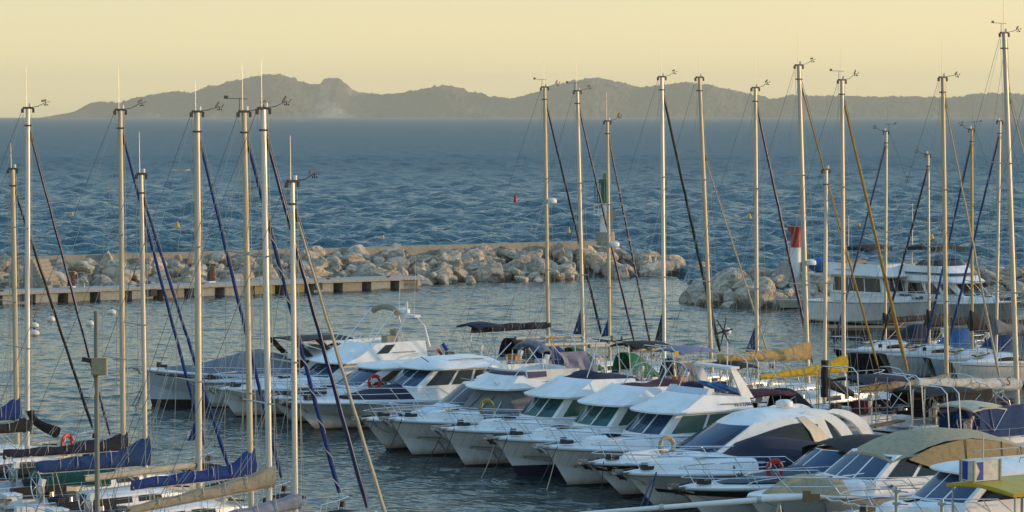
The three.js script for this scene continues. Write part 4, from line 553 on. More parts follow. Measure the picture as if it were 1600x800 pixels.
{ // K : coupe with sweeping roof
  const [g, h] = motor({ at: berth(13.6, .1), L: 10.4, B: 3.4, Fb: 1.2, Fs: 1.05, rake: 1.75, full: 2.4, label: 'sporty white coupe cruiser with a sweeping roof, silver arch and dark arched side window', stripe: [M.black, .02, .78, 9], hull: M.gelcoat });
  trunk(g, h, { xf: 4.0, xb: 1.2, w: .3, wb: 1.15, h: .22, hatch: M.gelcoat2 });
  const mid = V(-1, 1.6, 0), A = outline({ xf: 1.75, xb: -4.2, wf: 1.2, wb: 1.5, bulge: .75, y: 1.15, ya: 1.05 }), B = outline({ xf: 1.65, xb: -4.2, wf: 1.15, wb: 1.46, bulge: .75, y: 1.36, ya: 1.25 }), C = outline({ xf: -.55, xb: -3.7, wf: .95, wb: 1.25, bulge: .42, y: 2.28, ya: 2.35 }), D = outline({ xf: -.95, xb: -3.6, wf: .82, wb: 1.1, bulge: .4, y: 2.46, ya: 2.5 }), E = outline({ xf: -1.5, xb: -3.3, wf: .5, wb: .7, bulge: .3, y: 2.6, ya: 2.6 });
  part(g, 'cabin', M.gelcoat, b => { b.loft([A, B, C], true); }); part(g, 'roof', M.gelcoat, b => { b.loft([C, D, E], true); b.loft([E, E.map(p => p.clone().lerp(V(-2.3, 2.66, 0), .95))], true); });
  const S = surf(B, C);
  part(g, 'windscreen_pane', M.glassblue, b => panel(b, S, 5.15, 12.85, .05, .9, .014, 12, 4, mid)); part(g, 'wiper', M.black, b => { const p = S(6, .03), q = S(5.3, .75), n = V(.05, .05, -.03); b.tube(p.add(n), q.add(n), .02); });
  for (const s of [0, 1]) part(g, 'side_window', M.glassdark, b => { const q = u => s ? 18 - u : u, T = (u, v) => S(q(lerp(.55, 4.75, u)), .08 + v * (.06 + .74 * Math.pow(Math.sin(Math.PI * clamp(.06 + (1 - u) * .62)), .8))); panel(b, T, .01, .99, 0, 1, .014, 12, 2, mid); });
  for (const s of [-1, 1]) part(g, 'silver_arch', M.alu2, b => { b.loft([[V(-2.6, 2.4, s * 1.2), V(-2.95, 2.42, s * 1.2)], [V(-3.0, 1.9, s * 1.42), V(-3.5, 1.95, s * 1.42)], [V(-3.3, 1.25, s * 1.52), V(-4.1, 1.25, s * 1.52)]].map(r => [...r, ...r.slice().reverse().map(p => V(p.x, p.y, p.z - s * .12))]), true, true); });
  for (const o of [0, .95]) for (const s of [-1, 1]) part(g, 'roof_hoop', M.gelcoat, b => { const G = [], I = []; for (let i = 0; i <= 12; i++) { const t = i / 12, x = -3.0 - o - 1.7 * Math.sin(t * 1.45), y = 1.15 + 1.38 * Math.cos(t * 1.5), z = s * lerp(1.08, 1.5, t), n = V(-Math.sin(t * 1.5) * .0, 0, 0); G.push([V(x - .32, y + .06, z), V(x + .12, y - .04, z)]); I.push([V(x - .32, y + .02, z - s * .1), V(x + .12, y - .08, z - s * .1)]); } b.loft(G.map((r, i) => [r[0], r[1], I[i][1], I[i][0]]), true, true); }, 1);
  for (const s of [-1, 1]) part(g, 'aft_window', M.glassdark, b => { const f = (x, y, z) => V(x, y, s * z); b.loft([[f(-3.5, 2.3, 1.2), f(-3.9, 2.25, 1.2)], [f(-3.9, 1.35, 1.46), f(-4.6, 1.35, 1.46)]].map(r => [...r, ...r.slice().reverse().map(p => V(p.x, p.y, p.z - s * .03))]), true, true); });
  part(g, 'aft_roof', M.gelcoat, b => { const G = []; for (let i = 0; i <= 6; i++) { const t = i / 6, r = []; for (let k = 0; k <= 8; k++) { const z = k / 4 - 1; r.push(V(-3.3 - 1.4 * t, 2.56 - .1 * t * t - .12 * z * z, z * 1.15)); } G.push(r); } b.loft(G); b.loft(G.map(r => r.map(p => V(p.x, p.y - .06, p.z)))); });
  radome(g, -2.9, 2.78, -.1, .3); part(g, 'horn', M.white, b => b.box(-2.3, 2.72, .35, .3, .1, .1)); bowRail(g, h, { t0: .4, lean: .1 }); anchorGear(g, h, 10.4, true); mooring(g, h, -1, .5, .5); part(g, 'deck_cleat', M.steel, b => b.box(2.2, 1.42, -.9, .3, .06, .06));
  hoop('horseshoe_buoy', 'beige horseshoe buoy on the bow rail of the coupe with the sweeping roof', M.beige, world(g, V(2.75, 1.72, -.95)), [0, g.rotation.y + Math.PI, .1], .28, false);
}
{ // L : white express cruiser with navy cockpit cover
  const [g, h] = motor({ at: berth(16.8, -.75), L: 9.6, B: 3.2, Fb: 1.25, Fs: 1.05, rake: 1.7, full: 2.5, chine: .72, label: 'low white express cruiser with oval porthole and peaked navy cockpit cover', hull: M.gelcoat });
  trunk(g, h, { xf: 4.1, xb: .3, w: .35, wb: 1.2, h: .34, hatch: M.gelcoat2 });
  part(g, 'cockpit_cover', M.navy, b => { const G = []; for (let i = 0; i <= 12; i++) { const t = i / 12, x = lerp(1.1, -4.6, t), pk = .75 * sst(0, .3, t) * (1 - .55 * sst(.3, 1, t)), r = []; for (let k = 0; k <= 8; k++) { const z = k / 4 - 1; r.push(V(x + (t < .05 ? .0 : 0), 1.42 - .14 * t + pk * (1 - Math.pow(Math.abs(z), 1.7)) - .02 * Math.sin(i * 3 + k), z * lerp(.9, 1.42, sst(0, .3, t)))); } G.push([V(G.length ? x : x + .05, 1.22, -lerp(.95, 1.46, sst(0, .3, t))), ...r, V(x, 1.22, lerp(.95, 1.46, sst(0, .3, t)))]); } b.loft(G); b.loft([G[0], G[0].map(p => V(p.x + .08, 1.25, p.z * .8))]); }, .9);
  part(g, 'hull_line', M.black, b => { const S = (u, v) => { const i = Math.min(21, Math.floor(u)), p = h.R[i].P, q = h.R[i + 1].P; return p[1].clone().lerp(p[2], v).lerp(q[1].clone().lerp(q[2], v), u - i); }; panel(b, S, 1, 20.6, .78, .96, .012, 24, 1, V(0, .3, 0)); });
  portlight(g, h, .72, .62, -1, .34, .12); lettering(g, 'registration', 'TL 092751', .14, M.black, h.R[15].P[6].clone().add(V(0, -.19, -.02)), [.5, Math.PI - .25, 0]);
  bowRail(g, h, { t0: .38 }); anchorGear(g, h, 9.6, true); part(g, 'mooring_line', M.bluehull, b => { b.path([V(4.1, 1.32, -.75), V(4.5, .9, -1.1), V(5.3, -.3, -1.5)], .026); b.path([V(4.1, 1.32, -.75), V(4.6, .95, -1.05), V(5.45, -.3, -1.3)], .026); });
}
{ // M : black stripe, grey foredeck cover, black soft top
  const [g, h] = motor({ at: berth(20.1, -1.1), L: 9.8, B: 2.9, Fb: 1.15, Fs: 1.0, rake: 1.5, label: 'runabout with a slate foredeck cover, clear windscreen and black soft top', stripe: [M.black, .05, .72, 6] });
  part(g, 'foredeck_cover', M.slate, b => { const G = []; for (let i = 0; i <= 8; i++) { const t = i / 8, x = lerp(3.4, -.3, t), r = []; for (let k = 0; k <= 8; k++) { const z = k / 4 - 1; r.push(V(x, h.deckY(x) + .05 + .42 * t * (1 - Math.pow(Math.abs(z), 2.4)), z * lerp(.25, 1.2, Math.pow(t, .7)))); } G.push(r); } b.loft(G); }, .9);
  const B = outline({ xf: .25, xb: -1.9, wf: 1.0, wb: 1.2, bulge: .5, y: 1.42, ya: 1.3 }), C = outline({ xf: -.75, xb: -2.1, wf: .85, wb: 1.1, bulge: .4, y: 2.0, ya: 2.0 }), S = surf(B, C);
  part(g, 'windscreen', M.glassblue, b => panel(b, S, 2.5, 15.5, 0, .95, .01, 22, 2, V(-1, 1.5, 0))); part(g, 'windscreen_frame', M.steel, b => { b.path(C.slice(2, 17), .025); for (const u of [5, 9, 13]) b.tube(S(u, 0), S(u, .97), .025); });
  part(g, 'soft_top', M.blackcloth, b => { const G = []; for (let i = 0; i <= 8; i++) { const t = i / 8, r = []; for (let k = 0; k <= 8; k++) { const z = k / 4 - 1; r.push(V(lerp(-.85, -4.2, t), 2.05 + .32 * Math.sin(Math.PI * (t * .8 + .1)) - .2 * Math.pow(Math.abs(z), 2.5), z * 1.18)); } G.push([V(r[0].x, 1.3, -1.24), ...r, V(r[0].x, 1.3, 1.24)]); } b.loft(G); }, .9);
  part(g, 'cockpit_coaming', M.gelcoat, b => b.loft([outline({ xf: .4, xb: -4.6, wf: 1.1, wb: 1.25, bulge: .5, y: 1.05 }), outline({ xf: .3, xb: -4.6, wf: 1.05, wb: 1.22, bulge: .5, y: 1.42, ya: 1.3 })], true));
  bowRail(g, h, { t0: .5 }); anchorGear(g, h, 9.8, true);
  hoop('life_ring', 'red life ring on the rail beside the slate foredeck cover, lower right', M.red, world(g, V(2.05, 1.66, -1.08)), [0, g.rotation.y + Math.PI, 0], .27, true);
}
{ // N : cream canopy
  const [g, h] = motor({ at: berth(23.8, -1.3), L: 10.8, B: 3.5, Fb: 1.32, Fs: 1.15, rake: 1.5, label: 'large cruiser with a long peaked cream canopy and beige bow cover', hull: M.gelcoat2 });
  const xf = 1.7, w = 1.32; trunk(g, h, { xf: 3.6, xb: xf + .1, w: .6, wb: 1.25, h: .34 });
  const c = cabinOf(g, { xf, xb: -3.9, w: 1.4, w2: 1.2, yd: 1.2, sill: 1.62, head: 2.35, rk: 1.05, nF: 3, glass: M.glassdark, glassF: M.glassblue, side: [[.3, 2.2], [2.35, 3.6], [3.75, 4.7]], bulge: .25 });
  part(g, 'canopy', M.khaki, b => { const K = [[.75, 2.36, 1.16], [.3, 2.5, 1.24], [-.6, 2.78, 1.3], [-1.3, 2.92, 1.3], [-2.4, 2.96, 1.32], [-3.6, 2.78, 1.32], [-4.6, 2.5, 1.3], [-5.2, 2.3, 1.26]], G = K.map(([x, y, z], i) => { const r = []; for (let k = 0; k <= 10; k++) { const q = k / 5 - 1; r.push(V(x, y - .22 * Math.pow(Math.abs(q), 2.2) - .03 * Math.sin(i * 2.1) * Math.cos(q * 1.5), q * z)); } return r; }); b.loft(G); b.loft([G[0], G[0].map(p => V(p.x + .03, p.y - .1, p.z))]); b.loft([G[7], G[7].map(p => V(p.x, p.y - .08, p.z))]); }, .5);
  for (const s of [-1, 1]) part(g, 'canopy_side', M.canvasgold, b => { b.loft([[V(.1, 2.2, s * 1.27), V(.1, 2.24, s * 1.25)], [V(-.8, 1.9, s * 1.4), V(-.8, 2.56, s * 1.3)], [V(-2.0, 1.6, s * 1.46), V(-2.0, 2.72, s * 1.31)], [V(-2.2, 1.58, s * 1.46), V(-2.2, 2.73, s * 1.32)], [V(-3.6, 1.5, s * 1.44), V(-3.6, 2.56, s * 1.33)], [V(-5.2, 1.45, s * 1.4), V(-5.2, 2.1, s * 1.27)]]); }, .4);
  for (const s of [-1, 1]) for (const [x, y] of [[-2.1, 2.72], [-3.6, 2.56], [-4.4, 2.36]]) part(g, 'canopy_seam', M.brown, b => { b.tube(V(x, 1.55, s * 1.475), V(x, y, s * 1.34), .012); });
  part(g, 'bow_cover', M.khaki, b => { const K = outline({ xf: 4.85, xb: 2.5, wf: .5, wb: 1.35, bulge: 1.2, y: 1.38, ya: 1.3, p: 1.6 }), T = outline({ xf: 3.9, xb: 2.45, wf: .3, wb: .9, bulge: .5, y: 1.78, ya: 1.72 }); b.loft([K, T], true); b.loft([T, T.map(p => p.clone().lerp(V(3.1, 1.8, 0), .95))], true); }, .3);
  part(g, 'hull_line', M.greyline, b => { const S = surf(c.A, c.B); panel(b, S, .2, 4.8, .52, .62, .012, 12, 1); }); bowRail(g, h, { t0: .42 }); part(g, 'deck_cleat', M.steel, b => { b.box(2.0, 1.78, -.55, .3, .05, .06); b.tube(V(1.6, 1.86, -.9), V(2.6, 1.8, -.8), .016); }); part(g, 'vent', M.black, b => b.add(new THREE.CylinderGeometry(.06, .06, .03, 12), new THREE.Matrix4().makeRotationX(Math.PI / 2).setPosition(.9, 1.45, -1.37)));
}
{ // O : hardtop cruiser, lower right
  const [g, h] = motor({ at: berth(28.9, -1.9), L: 9.2, B: 3.2, Fb: 1.35, Fs: 1.1, rake: 1.3, label: 'white hardtop cruiser at the lower right with broad dark windscreen panes' });
  const c = cabinOf(g, { xf: 1.3, xb: -3.2, w: 1.3, yd: 1.2, sill: 1.55, head: 2.3, rk: 1.1, nF: 3, glass: M.glassdark, glassF: M.glassblue, side: [[.3, 2.2], [2.4, 4.6]], bulge: .28 });
  roofOf(g, { xf: .55, xb: -3.8, w: 1.34, y: 2.3, cam: .18, bulge: .34 }); trunk(g, h, { xf: 3.3, xb: 1.4, w: .5, wb: 1.1, h: .3 }); for (const s of [-1, 1]) part(g, 'roof_rail', M.greyline, b => { b.path([V(-1.2, 2.64, s * 1.0), V(-1.25, 2.76, s * 1.0), V(-3.0, 2.76, s * 1.0), V(-3.05, 2.64, s * 1.0)], .02); });
  bowRail(g, h, { t0: .45 }); anchorGear(g, h, 9.2); part(g, 'searchlight', M.beige, b => { b.add(new THREE.CylinderGeometry(.14, .16, .26, 14), new THREE.Matrix4().makeRotationZ(1.57).setPosition(-2.8, 2.92, -.7)); b.tube(V(-2.8, 2.7, -.7), V(-2.8, 2.85, -.7), .03); });
}
{ // P : yellow roofed work boat with the diving flag box
  const [g, h] = motor({ at: berth(33.8, -3.8), L: 9.4, B: 3.3, Fb: 1.2, Fs: 1.0, rake: 1.0, hull: M.orangep, label: 'orange dive boat with a flat yellow roof in the lower right corner' });
  part(g, 'roof', M.yellowroof, b => { const G = []; for (let i = 0; i <= 6; i++) { const t = i / 6, r = []; for (let k = 0; k <= 8; k++) { const z = k / 4 - 1; r.push(V(lerp(2.3, -4.2, t), 2.75 - .12 * z * z, z * lerp(1.35, 1.6, sst(0, .3, t)))); } G.push([...r, ...r.slice().reverse().map(p => V(p.x, p.y - .09, p.z))]); } b.loft(G, true, true); });
  for (const [x, z] of [[2.15, -1.25], [2.15, 1.25], [-.6, -1.45], [-.6, 1.45], [-3.9, -1.5], [-3.9, 1.5]]) part(g, 'roof_post', M.galv, b => b.tube(V(x, 1.1, z), V(x, 2.65, z), .035));
  part(g, 'wheelhouse', M.orangep, b => { const A = outline({ xf: -.8, xb: -3.2, wf: 1.1, wb: 1.2, bulge: .15, y: 1.1 }), C = outline({ xf: -.9, xb: -3.2, wf: 1.05, wb: 1.15, bulge: .15, y: 2.64 }); b.loft([A, C], true); b.loft([C, C.map(p => p.clone().lerp(V(-2, 2.63, 0), .96))], true); }); part(g, 'window', M.glassdark, b => { b.box(-2, 2.2, -1.19, 1.6, .7, .03, .03); b.box(-.87, 2.4, 0, .03, .7, 1.6); });
  part(g, 'hung_strap', M.black, b => { for (const x of [-.1, -1.0]) b.path([V(x, 2.6, -1.5), V(x + .1, 2.2, -1.5), V(x, 2.1, -1.5), V(x - .1, 2.2, -1.5), V(x, 2.6, -1.5)], .02); });
  const f = thing('flag_box', 'white and blue swallowtail patterned cloth box standing on the yellow roof', 'flag box'); f.position.copy(world(g, V(1.6, 2.74, .75))); f.rotation.y = g.rotation.y + Math.PI;
  part(f, 'box', M.whitec, b => b.box(0, .29, 0, .95, .56, .55)); part(f, 'blue_field', M.flagblue, b => { const q = (z, s) => { const a = [V(-.14 * s, .04, z), V(-.40 * s, .04, z), V(-.26 * s, .29, z), V(-.40 * s, .54, z), V(-.14 * s, .54, z)]; b.tri(a[0], a[1], a[2]).tri(a[2], a[3], a[4]).tri(a[0], a[2], a[4]); }; q(.281, 1); q(-.281, 1); for (const x of [-.481, .481]) b.quad(V(x, .04, -.2), V(x, .04, .02), V(x, .54, .02), V(x, .54, -.2)); }); part(f, 'edge_band', M.khaki, b => { for (const x of [-.48, .48]) for (const z of [-.28, .28]) b.box(x, .29, z, .05, .6, .05); });
  part(f, 'staff', M.galv, b => b.tube(V(.1, .5, 0), V(.1, 1.25, 0), .02));
}
// more of the row carries on beyond the right edge
{
  const src = scene.children.filter(c => c.name === 'motor_cruiser_008' || c.name === 'motor_cruiser_010');
  [['white cruiser moored just past the dive boat outside the right edge', 35.2, 0], ['white coupe moored two places past the dive boat outside the right edge', 39, 1]].forEach(([lab, k, i]) => { const c = src[i].clone(); c.name = numbered('motor_cruiser'); c.position.copy(berth(k)).addScaledVector(AX, 4.2); c.userData = { label: lab, category: 'motorboat', group: 'motor cruisers moored bow out in a row' }; scene.add(c); });
}

// ---------------------------------------------------------------- sailing boats
function sailboat(o) {
  const fwd = AX.clone().multiplyScalar(o.hd ?? 1); if (o.turn) fwd.applyAxisAngle(V(0, 1, 0), o.turn);
  const mb = atDepth(o.base[0], o.base[1], o.d).setY(0), tp = atDepth(o.top[0], o.top[1], o.d);
  const J = o.J ?? 3.6, E = o.E ?? 4, aft = o.aft ?? 1.7, L = J + E + aft, xm = L / 2 - J - .15, H = tp.y, rake = -(tp.x - mb.x) / fwd.x;      // the masthead leans aft by rake
  const g = thing('sailboat', o.label, 'sailboat', 'sailing boats moored stern to'); g.rotation.y = heading(fwd); g.position.copy(mb).addScaledVector(fwd, -xm);
  const B = o.B ?? clamp(L * .31, 2.4, 3.5), F = o.F ?? lerp(.95, 1.25, clamp((L - 7) / 5)), sc = o.sc ?? clamp(H / 13.5, .8, 1.12);
  const h = hullOf(g, { L, B, Fb: F + .18, Fs: F - .05, sag: .12, rake: o.rake ?? 1.05, sail: true, tr: .72, hull: o.hull || M.gelcoat2, bottom: o.bottom || M.navybottom, boot: .1, stripe: o.stripe, rail: M.alu2, deckMat: o.deck || M.deckgrey });
  const dk = x => h.deckY(x);
  // coachroof, windows, hatches, cockpit
  const K = (ins, up) => outline({ xf: xm + 1.9 - ins * 1.4, xb: xm - 2.0 + ins * .3, wf: .34, wb: B * .29 - ins, bulge: .9, y: 0, p: 1.7 }).map(p => V(p.x, dk(p.x) - .05 + up * clamp((xm + 2.3 - p.x) / 2.6, .25, 1), p.z * (1 - ins * .6)));
  const r0 = K(0, 0), r1 = K(.06, .4), r2 = K(.2, .47);
  part(g, 'coachroof', o.deck || M.gelcoat, b => { b.loft([r0, r1, r2], true); b.loft([r2, r2.map(p => p.clone().lerp(V(xm - .2, dk(xm) + .47, 0), .95))], true); }, .7);
  for (const s of [0, 1]) for (const [a, c] of [[.6, 2.1], [2.5, 3.9]]) part(g, 'cabin_window', M.glassdark, b => panel(b, surf(r0, r1), s ? 18 - a : a, s ? 18 - c : c, .38, .85, .012, 5, 1, V(xm, dk(xm), 0)));
  part(g, 'deck_hatch', M.glassdark, b => b.box(xm + 1.1, dk(xm + 1.1) + .33, 0, .5, .05, .5, 0, -.1));
  const cx = xm - 2.0, cl = cx + L / 2 - .5;
  for (const s of [-1, 1]) part(g, 'cockpit_coaming', o.deck || M.gelcoat, b => b.box(cx - cl / 2, dk(cx - cl / 2) + .12, s * B * .27, cl, .3, .22));
  part(g, 'cockpit_sole', o.teak ? M.teak : M.deckgrey, b => b.box(cx - cl / 2, dk(cx - cl / 2) + .02, 0, cl, .06, B * .48));
  if (o.wheel) { part(g, 'wheel', M.steel, b => { const c = V(cx - cl * .62, dk(cx) + .75, 0); b.add(new THREE.TorusGeometry(.42, .018, 6, 26), new THREE.Matrix4().makeRotationY(Math.PI / 2).setPosition(c.x, c.y, c.z)); for (let k = 0; k < 3; k++) { const a = k * 1.047; b.tube(V(c.x, c.y + .42 * Math.cos(a), .42 * Math.sin(a)), V(c.x, c.y - .42 * Math.cos(a), -.42 * Math.sin(a)), .01); } b.box(c.x + .1, c.y - .4, 0, .18, .8, .18); }); }
  // rails and lifelines
  const ed = (t, s, f = 0) => { const e = h.edge(t, s, .08, .62 * f); return e; };
  part(g, 'pulpit', M.steel, b => { const p = []; for (let i = 0; i <= 4; i++) p.push(ed(lerp(.84, .985, i / 4), -1, 1)); for (let i = 4; i >= 0; i--) p.push(ed(lerp(.84, .985, i / 4), 1, 1)); b.path(p.map(q => V(q.x + .12, q.y, q.z)), .016); for (const s of [-1, 1]) for (const t of [.84, .93]) { const q = ed(t, s, 1); b.tube(ed(t, s), V(q.x + .12, q.y, q.z), .014); } });
  part(g, 'pushpit', M.steel, b => { for (const f of [.55, 1]) b.path([ed(.13, -1, f), ed(.01, -1, f), ed(.01, -1, f).setZ(-B * .14), ed(.01, 1, f).setZ(B * .14), ed(.01, 1, f), ed(.13, 1, f)], .015); for (const s of [-1, 1]) for (const t of [.13, .01]) b.tube(ed(t, s), ed(t, s, 1), .014); });
  for (const s of [-1, 1]) { for (const t of [.28, .43, .58, .72]) part(g, 'stanchion', M.steel, b => b.tube(ed(t, s), ed(t, s, 1), .012)); for (const f of [.55, .98]) part(g, 'lifeline', M.wire, b => b.path([.13, .28, .43, .58, .72, .84].map(t => ed(t, s, f)), .006, 4)); }
  // mast and everything aloft
  const mz = y => V(xm - rake * clamp((y - dk(xm)) / (H - dk(xm))), y, 0), y0 = dk(xm) + .3;
  const rx = .096 * sc * (o.fat || 1), rz = .066 * sc * (o.fat || 1);
  const mast = part(g, 'mast', o.mast || [M.alu, M.alu3, M.alu4, M.alu2][Math.round(o.base[0]) % 4], b => { const R = []; for (const t of [0, .7, 1]) { const c = mz(lerp(y0 - .3, H, t)), k = t > .8 ? .86 : 1, r = []; for (let i = 0; i < 12; i++) { const a = i / 12 * 6.283; r.push(V(c.x + rx * k * Math.cos(a), c.y, rz * k * Math.sin(a))); } R.push(r); } b.loft(R, true, true); }, .8);
  const T = mz(H);
  part(mast, 'masthead_fitting', M.black, b => { b.box(T.x, H + .03, 0, .34 * sc, .07, .1); b.box(T.x - .2 * sc, H - .06, 0, .07, .14, .07); b.box(T.x + .2 * sc, H - .05, 0, .06, .16, .05); });
  part(mast, 'mast_band', M.black, b => b.box(T.x, H - .55, 0, rx * 2.1, .05, rz * 2.3));
  if (o.whip !== 0) part(mast, 'antenna', M.wire, b => b.tube(V(T.x - .05, H, 0), V(T.x - .05 - .02, H + (o.whip ?? 1.35), .02), .011, .006, 5));
  const vs = o.vane ?? 1;
  if (vs) part(mast, 'wind_instrument', M.black, b => { const e = V(T.x + .62 + .2 * ((o.base[0] % 7) / 7), H + .14 + .2 * ((o.base[0] % 5) / 5), .05), w = (o.base[0] % 3 - 1) * .3; b.path([V(T.x, H + .03, 0), V(T.x + .35, H + .08, .03), e], .011); b.tube(e, V(e.x, e.y - .08, e.z), .014); b.box(e.x - .07, e.y + .05, e.z, .24, .07, .02, .5, .4 + w); b.box(e.x + .1, e.y + .01, e.z, .15, .02, .02, .5, .4 + w); for (let k = 0; k < 3; k++) b.ball(V(e.x + .06 * Math.cos(k * 2.1), e.y - .09, e.z + .06 * Math.sin(k * 2.1)), .024, 1, 6); });
  if (vs > 1) part(mast, 'wind_vane', M.black, b => { const e = V(T.x - .12, H + .38, -.05); b.tube(V(e.x, H, -.05), e, .01); b.tube(V(e.x - .45, e.y + .02, e.z), V(e.x + .25, e.y, e.z), .01); b.box(e.x - .42, e.y + .05, e.z, .12, .09, .015); });
  part(mast, 'masthead_light', M.white, b => b.add(new THREE.CylinderGeometry(.05, .05, .12, 8), new THREE.Matrix4().makeTranslation(T.x + .08, H + .12, 0)));
  const nsp = o.sp ?? (H > 12 ? 2 : 1), chain = [V(xm - .3, dk(xm), -B * .46), V(xm - .3, dk(xm), B * .46)], hy = H - (o.frac ?? .55);
  const tips = [[], []];
  for (let k = 1; k <= nsp; k++) { const y = lerp(dk(xm), H, k / (nsp + 1) + (nsp === 1 ? .04 : 0)), c = mz(y), l = (k === 1 ? .95 : .75) * sc; for (const s of [-1, 1]) { const tip = V(c.x - .28, y + .06, s * l); tips[s < 0 ? 0 : 1].push(tip); part(mast, 'spreader', M.alu2, b => b.tube(V(c.x, y, 0), tip, .032, .02)); } }
  for (const s of [0, 1]) { part(g, 'shroud', M.wire, b => b.path([chain[s], ...tips[s], mz(hy + .1)], .0085, 4)); part(g, 'lower_shroud', M.wire, b => b.tube(chain[s].clone().add(V(-.25, 0, 0)), mz(tips[s][0].y - .1), .0075, .0075, 4)); }
  const bst = V(-L / 2 + .12, dk(-L / 2) + .05, 0);
  part(g, 'backstay', o.bst || M.wiredark, b => { const m = T.clone().lerp(bst, .74); if (o.split !== false) { b.path([V(T.x - .18, H, 0), m], .009, 4); for (const s of [-1, 1]) b.tube(m, bst.clone().setZ(s * B * .3), .008, .008, 4); } else b.tube(V(T.x - .18, H, 0), bst, .009, .009, 4); });
  for (let k = 0; k < 2; k++) part(g, 'halyard', k ? M.rope : M.wire, b => b.tube(V(xm + (k ? .16 : -.19), y0 + .2, (k ? .05 : -.06)), V(T.x + (k ? .12 : -.15), H - .2, k ? .04 : -.05), .008, .008, 4));
  // headsail rolled on its stay
  const tack = V(L / 2 - .18, F + .42, 0), hound = mz(o.houndY ? H - o.houndY : hy), st = part(g, 'forestay', M.wiredark, b => b.tube(tack, hound.clone().add(V(rx, 0, 0)), .011, .011, 5));
  if (o.genoa) { const a = tack.clone().lerp(hound, .05), c = tack.clone().lerp(hound, .955), gr = o.gr ?? .062; part(g, 'furled_headsail', o.genoa, b => { const n = 22, pts = []; for (let i = 0; i <= n; i++) pts.push(a.clone().lerp(c, i / n).add(V(.008 * Math.sin(i * 1.9), 0, .008 * Math.cos(i * 2.3) - .16 * Math.sin(Math.PI * i / n) * (o.bow ?? .05)))); b.path(pts, t => gr * (t < .04 ? .6 : 1) * lerp(1.15, .62, t), 7); }, .9);
    part(st, 'furling_drum', M.black, b => { const q = tack.clone().lerp(hound, .02); b.add(new THREE.CylinderGeometry(.1, .1, .16, 12), new THREE.Matrix4().makeTranslation(q.x, q.y, q.z)); });
    part(st, 'halyard_swivel', M.black, b => { const w = tack.clone().lerp(hound, .95), e = tack.clone().lerp(hound, .985); b.tube(w, e, .045); });
    if (o.helix) part(g, 'furling_cord', M.rope, b => { const p = []; const n = o.helix * 10; for (let i = 0; i <= n; i++) { const t = i / n, q = a.clone().lerp(c, t * .8), an = i * .628, r = gr * lerp(1.15, .75, t) + .012; p.push(V(q.x + r * Math.cos(an), q.y + r * .2 * Math.sin(an), q.z + r * Math.sin(an) - .16 * Math.sin(Math.PI * t * .8) * (o.bow ?? .05))); } b.path(p, .012, 4); }); }
  if (o.foot) part(g, 'sail_foot', o.foot[0], b => { const x0 = xm - .02, y1 = dk(xm) + (o.foot[1] || 2.6), hh = o.foot[2] || 1.6, A = V(x0 - .05, y1 + hh, 0), C = V(x0 + .02, y1, -.12), D = V(x0 - (o.foot[3] || .46), y1 - .02, -.2); b.tri(A, C, D); const s = V(0, 0, .03); b.tri(A.clone().add(s), C.clone().add(s), D.clone().add(s)); b.quad(A, D, D.clone().add(s), A.clone().add(s)); b.quad(C, D, D.clone().add(s), C.clone().add(s)); const w = part(g, 'sail_patch', M.white, c => c.box(x0 - .24, y1 + .22, -.125, .13, .15, .02, .2)); });
  // boom and mainsail cover
  const by = o.boomY ?? dk(xm) + 1.35, rise = o.rise ?? .1, Bm = mz(by), bo = t => V(Bm.x - .14 - (E - .1) * t, by + rise * t, 0);
  if (o.boom !== false) {
    part(g, 'boom', o.boomMat || M.alu2, b => { const R = []; for (const t of [0, 1]) { const c = bo(t), r = []; for (let i = 0; i < 10; i++) { const a = i / 10 * 6.283; r.push(V(c.x, c.y + (o.br ?? .085) * Math.cos(a), (o.br ?? .085) * .62 * Math.sin(a))); } R.push(r); } b.loft(R, true, true); }, .9);
    part(g, 'boom_fitting', M.black, b => { b.box(Bm.x - .1, by, 0, .16, .14, .1); const e = bo(1); b.box(e.x, e.y, 0, .08, .16, .1); });
    part(g, 'vang', M.wire, b => b.tube(mz(dk(xm) + .45).add(V(-.1, 0, 0)), bo(.28), .02, .02, 5));
    part(g, 'mainsheet', M.rope, b => { const e = bo(.86), q = V(e.x + .1, dk(e.x) + .2, 0); b.tube(e, q, .012, .012, 4); b.tube(e.clone().add(V(.1, 0, 0)), q.clone().add(V(.25, 0, .1)), .012, .012, 4); });
    part(g, 'topping_lift', M.wire, b => b.tube(bo(.98), V(T.x - .15, H - .1, 0), .006, .006, 4));
    for (const s of [-1, 1]) part(g, 'lazy_jack', M.wire, b => { const q = mz(lerp(by, H, .55)); const m = bo(.45).add(V(.3, 1.6, s * .1)); b.path([q, m, bo(.35).add(V(0, 0, s * .1))], .006, 4); b.tube(m, bo(.75).add(V(0, 0, s * .1)), .006, .006, 4); });
  }
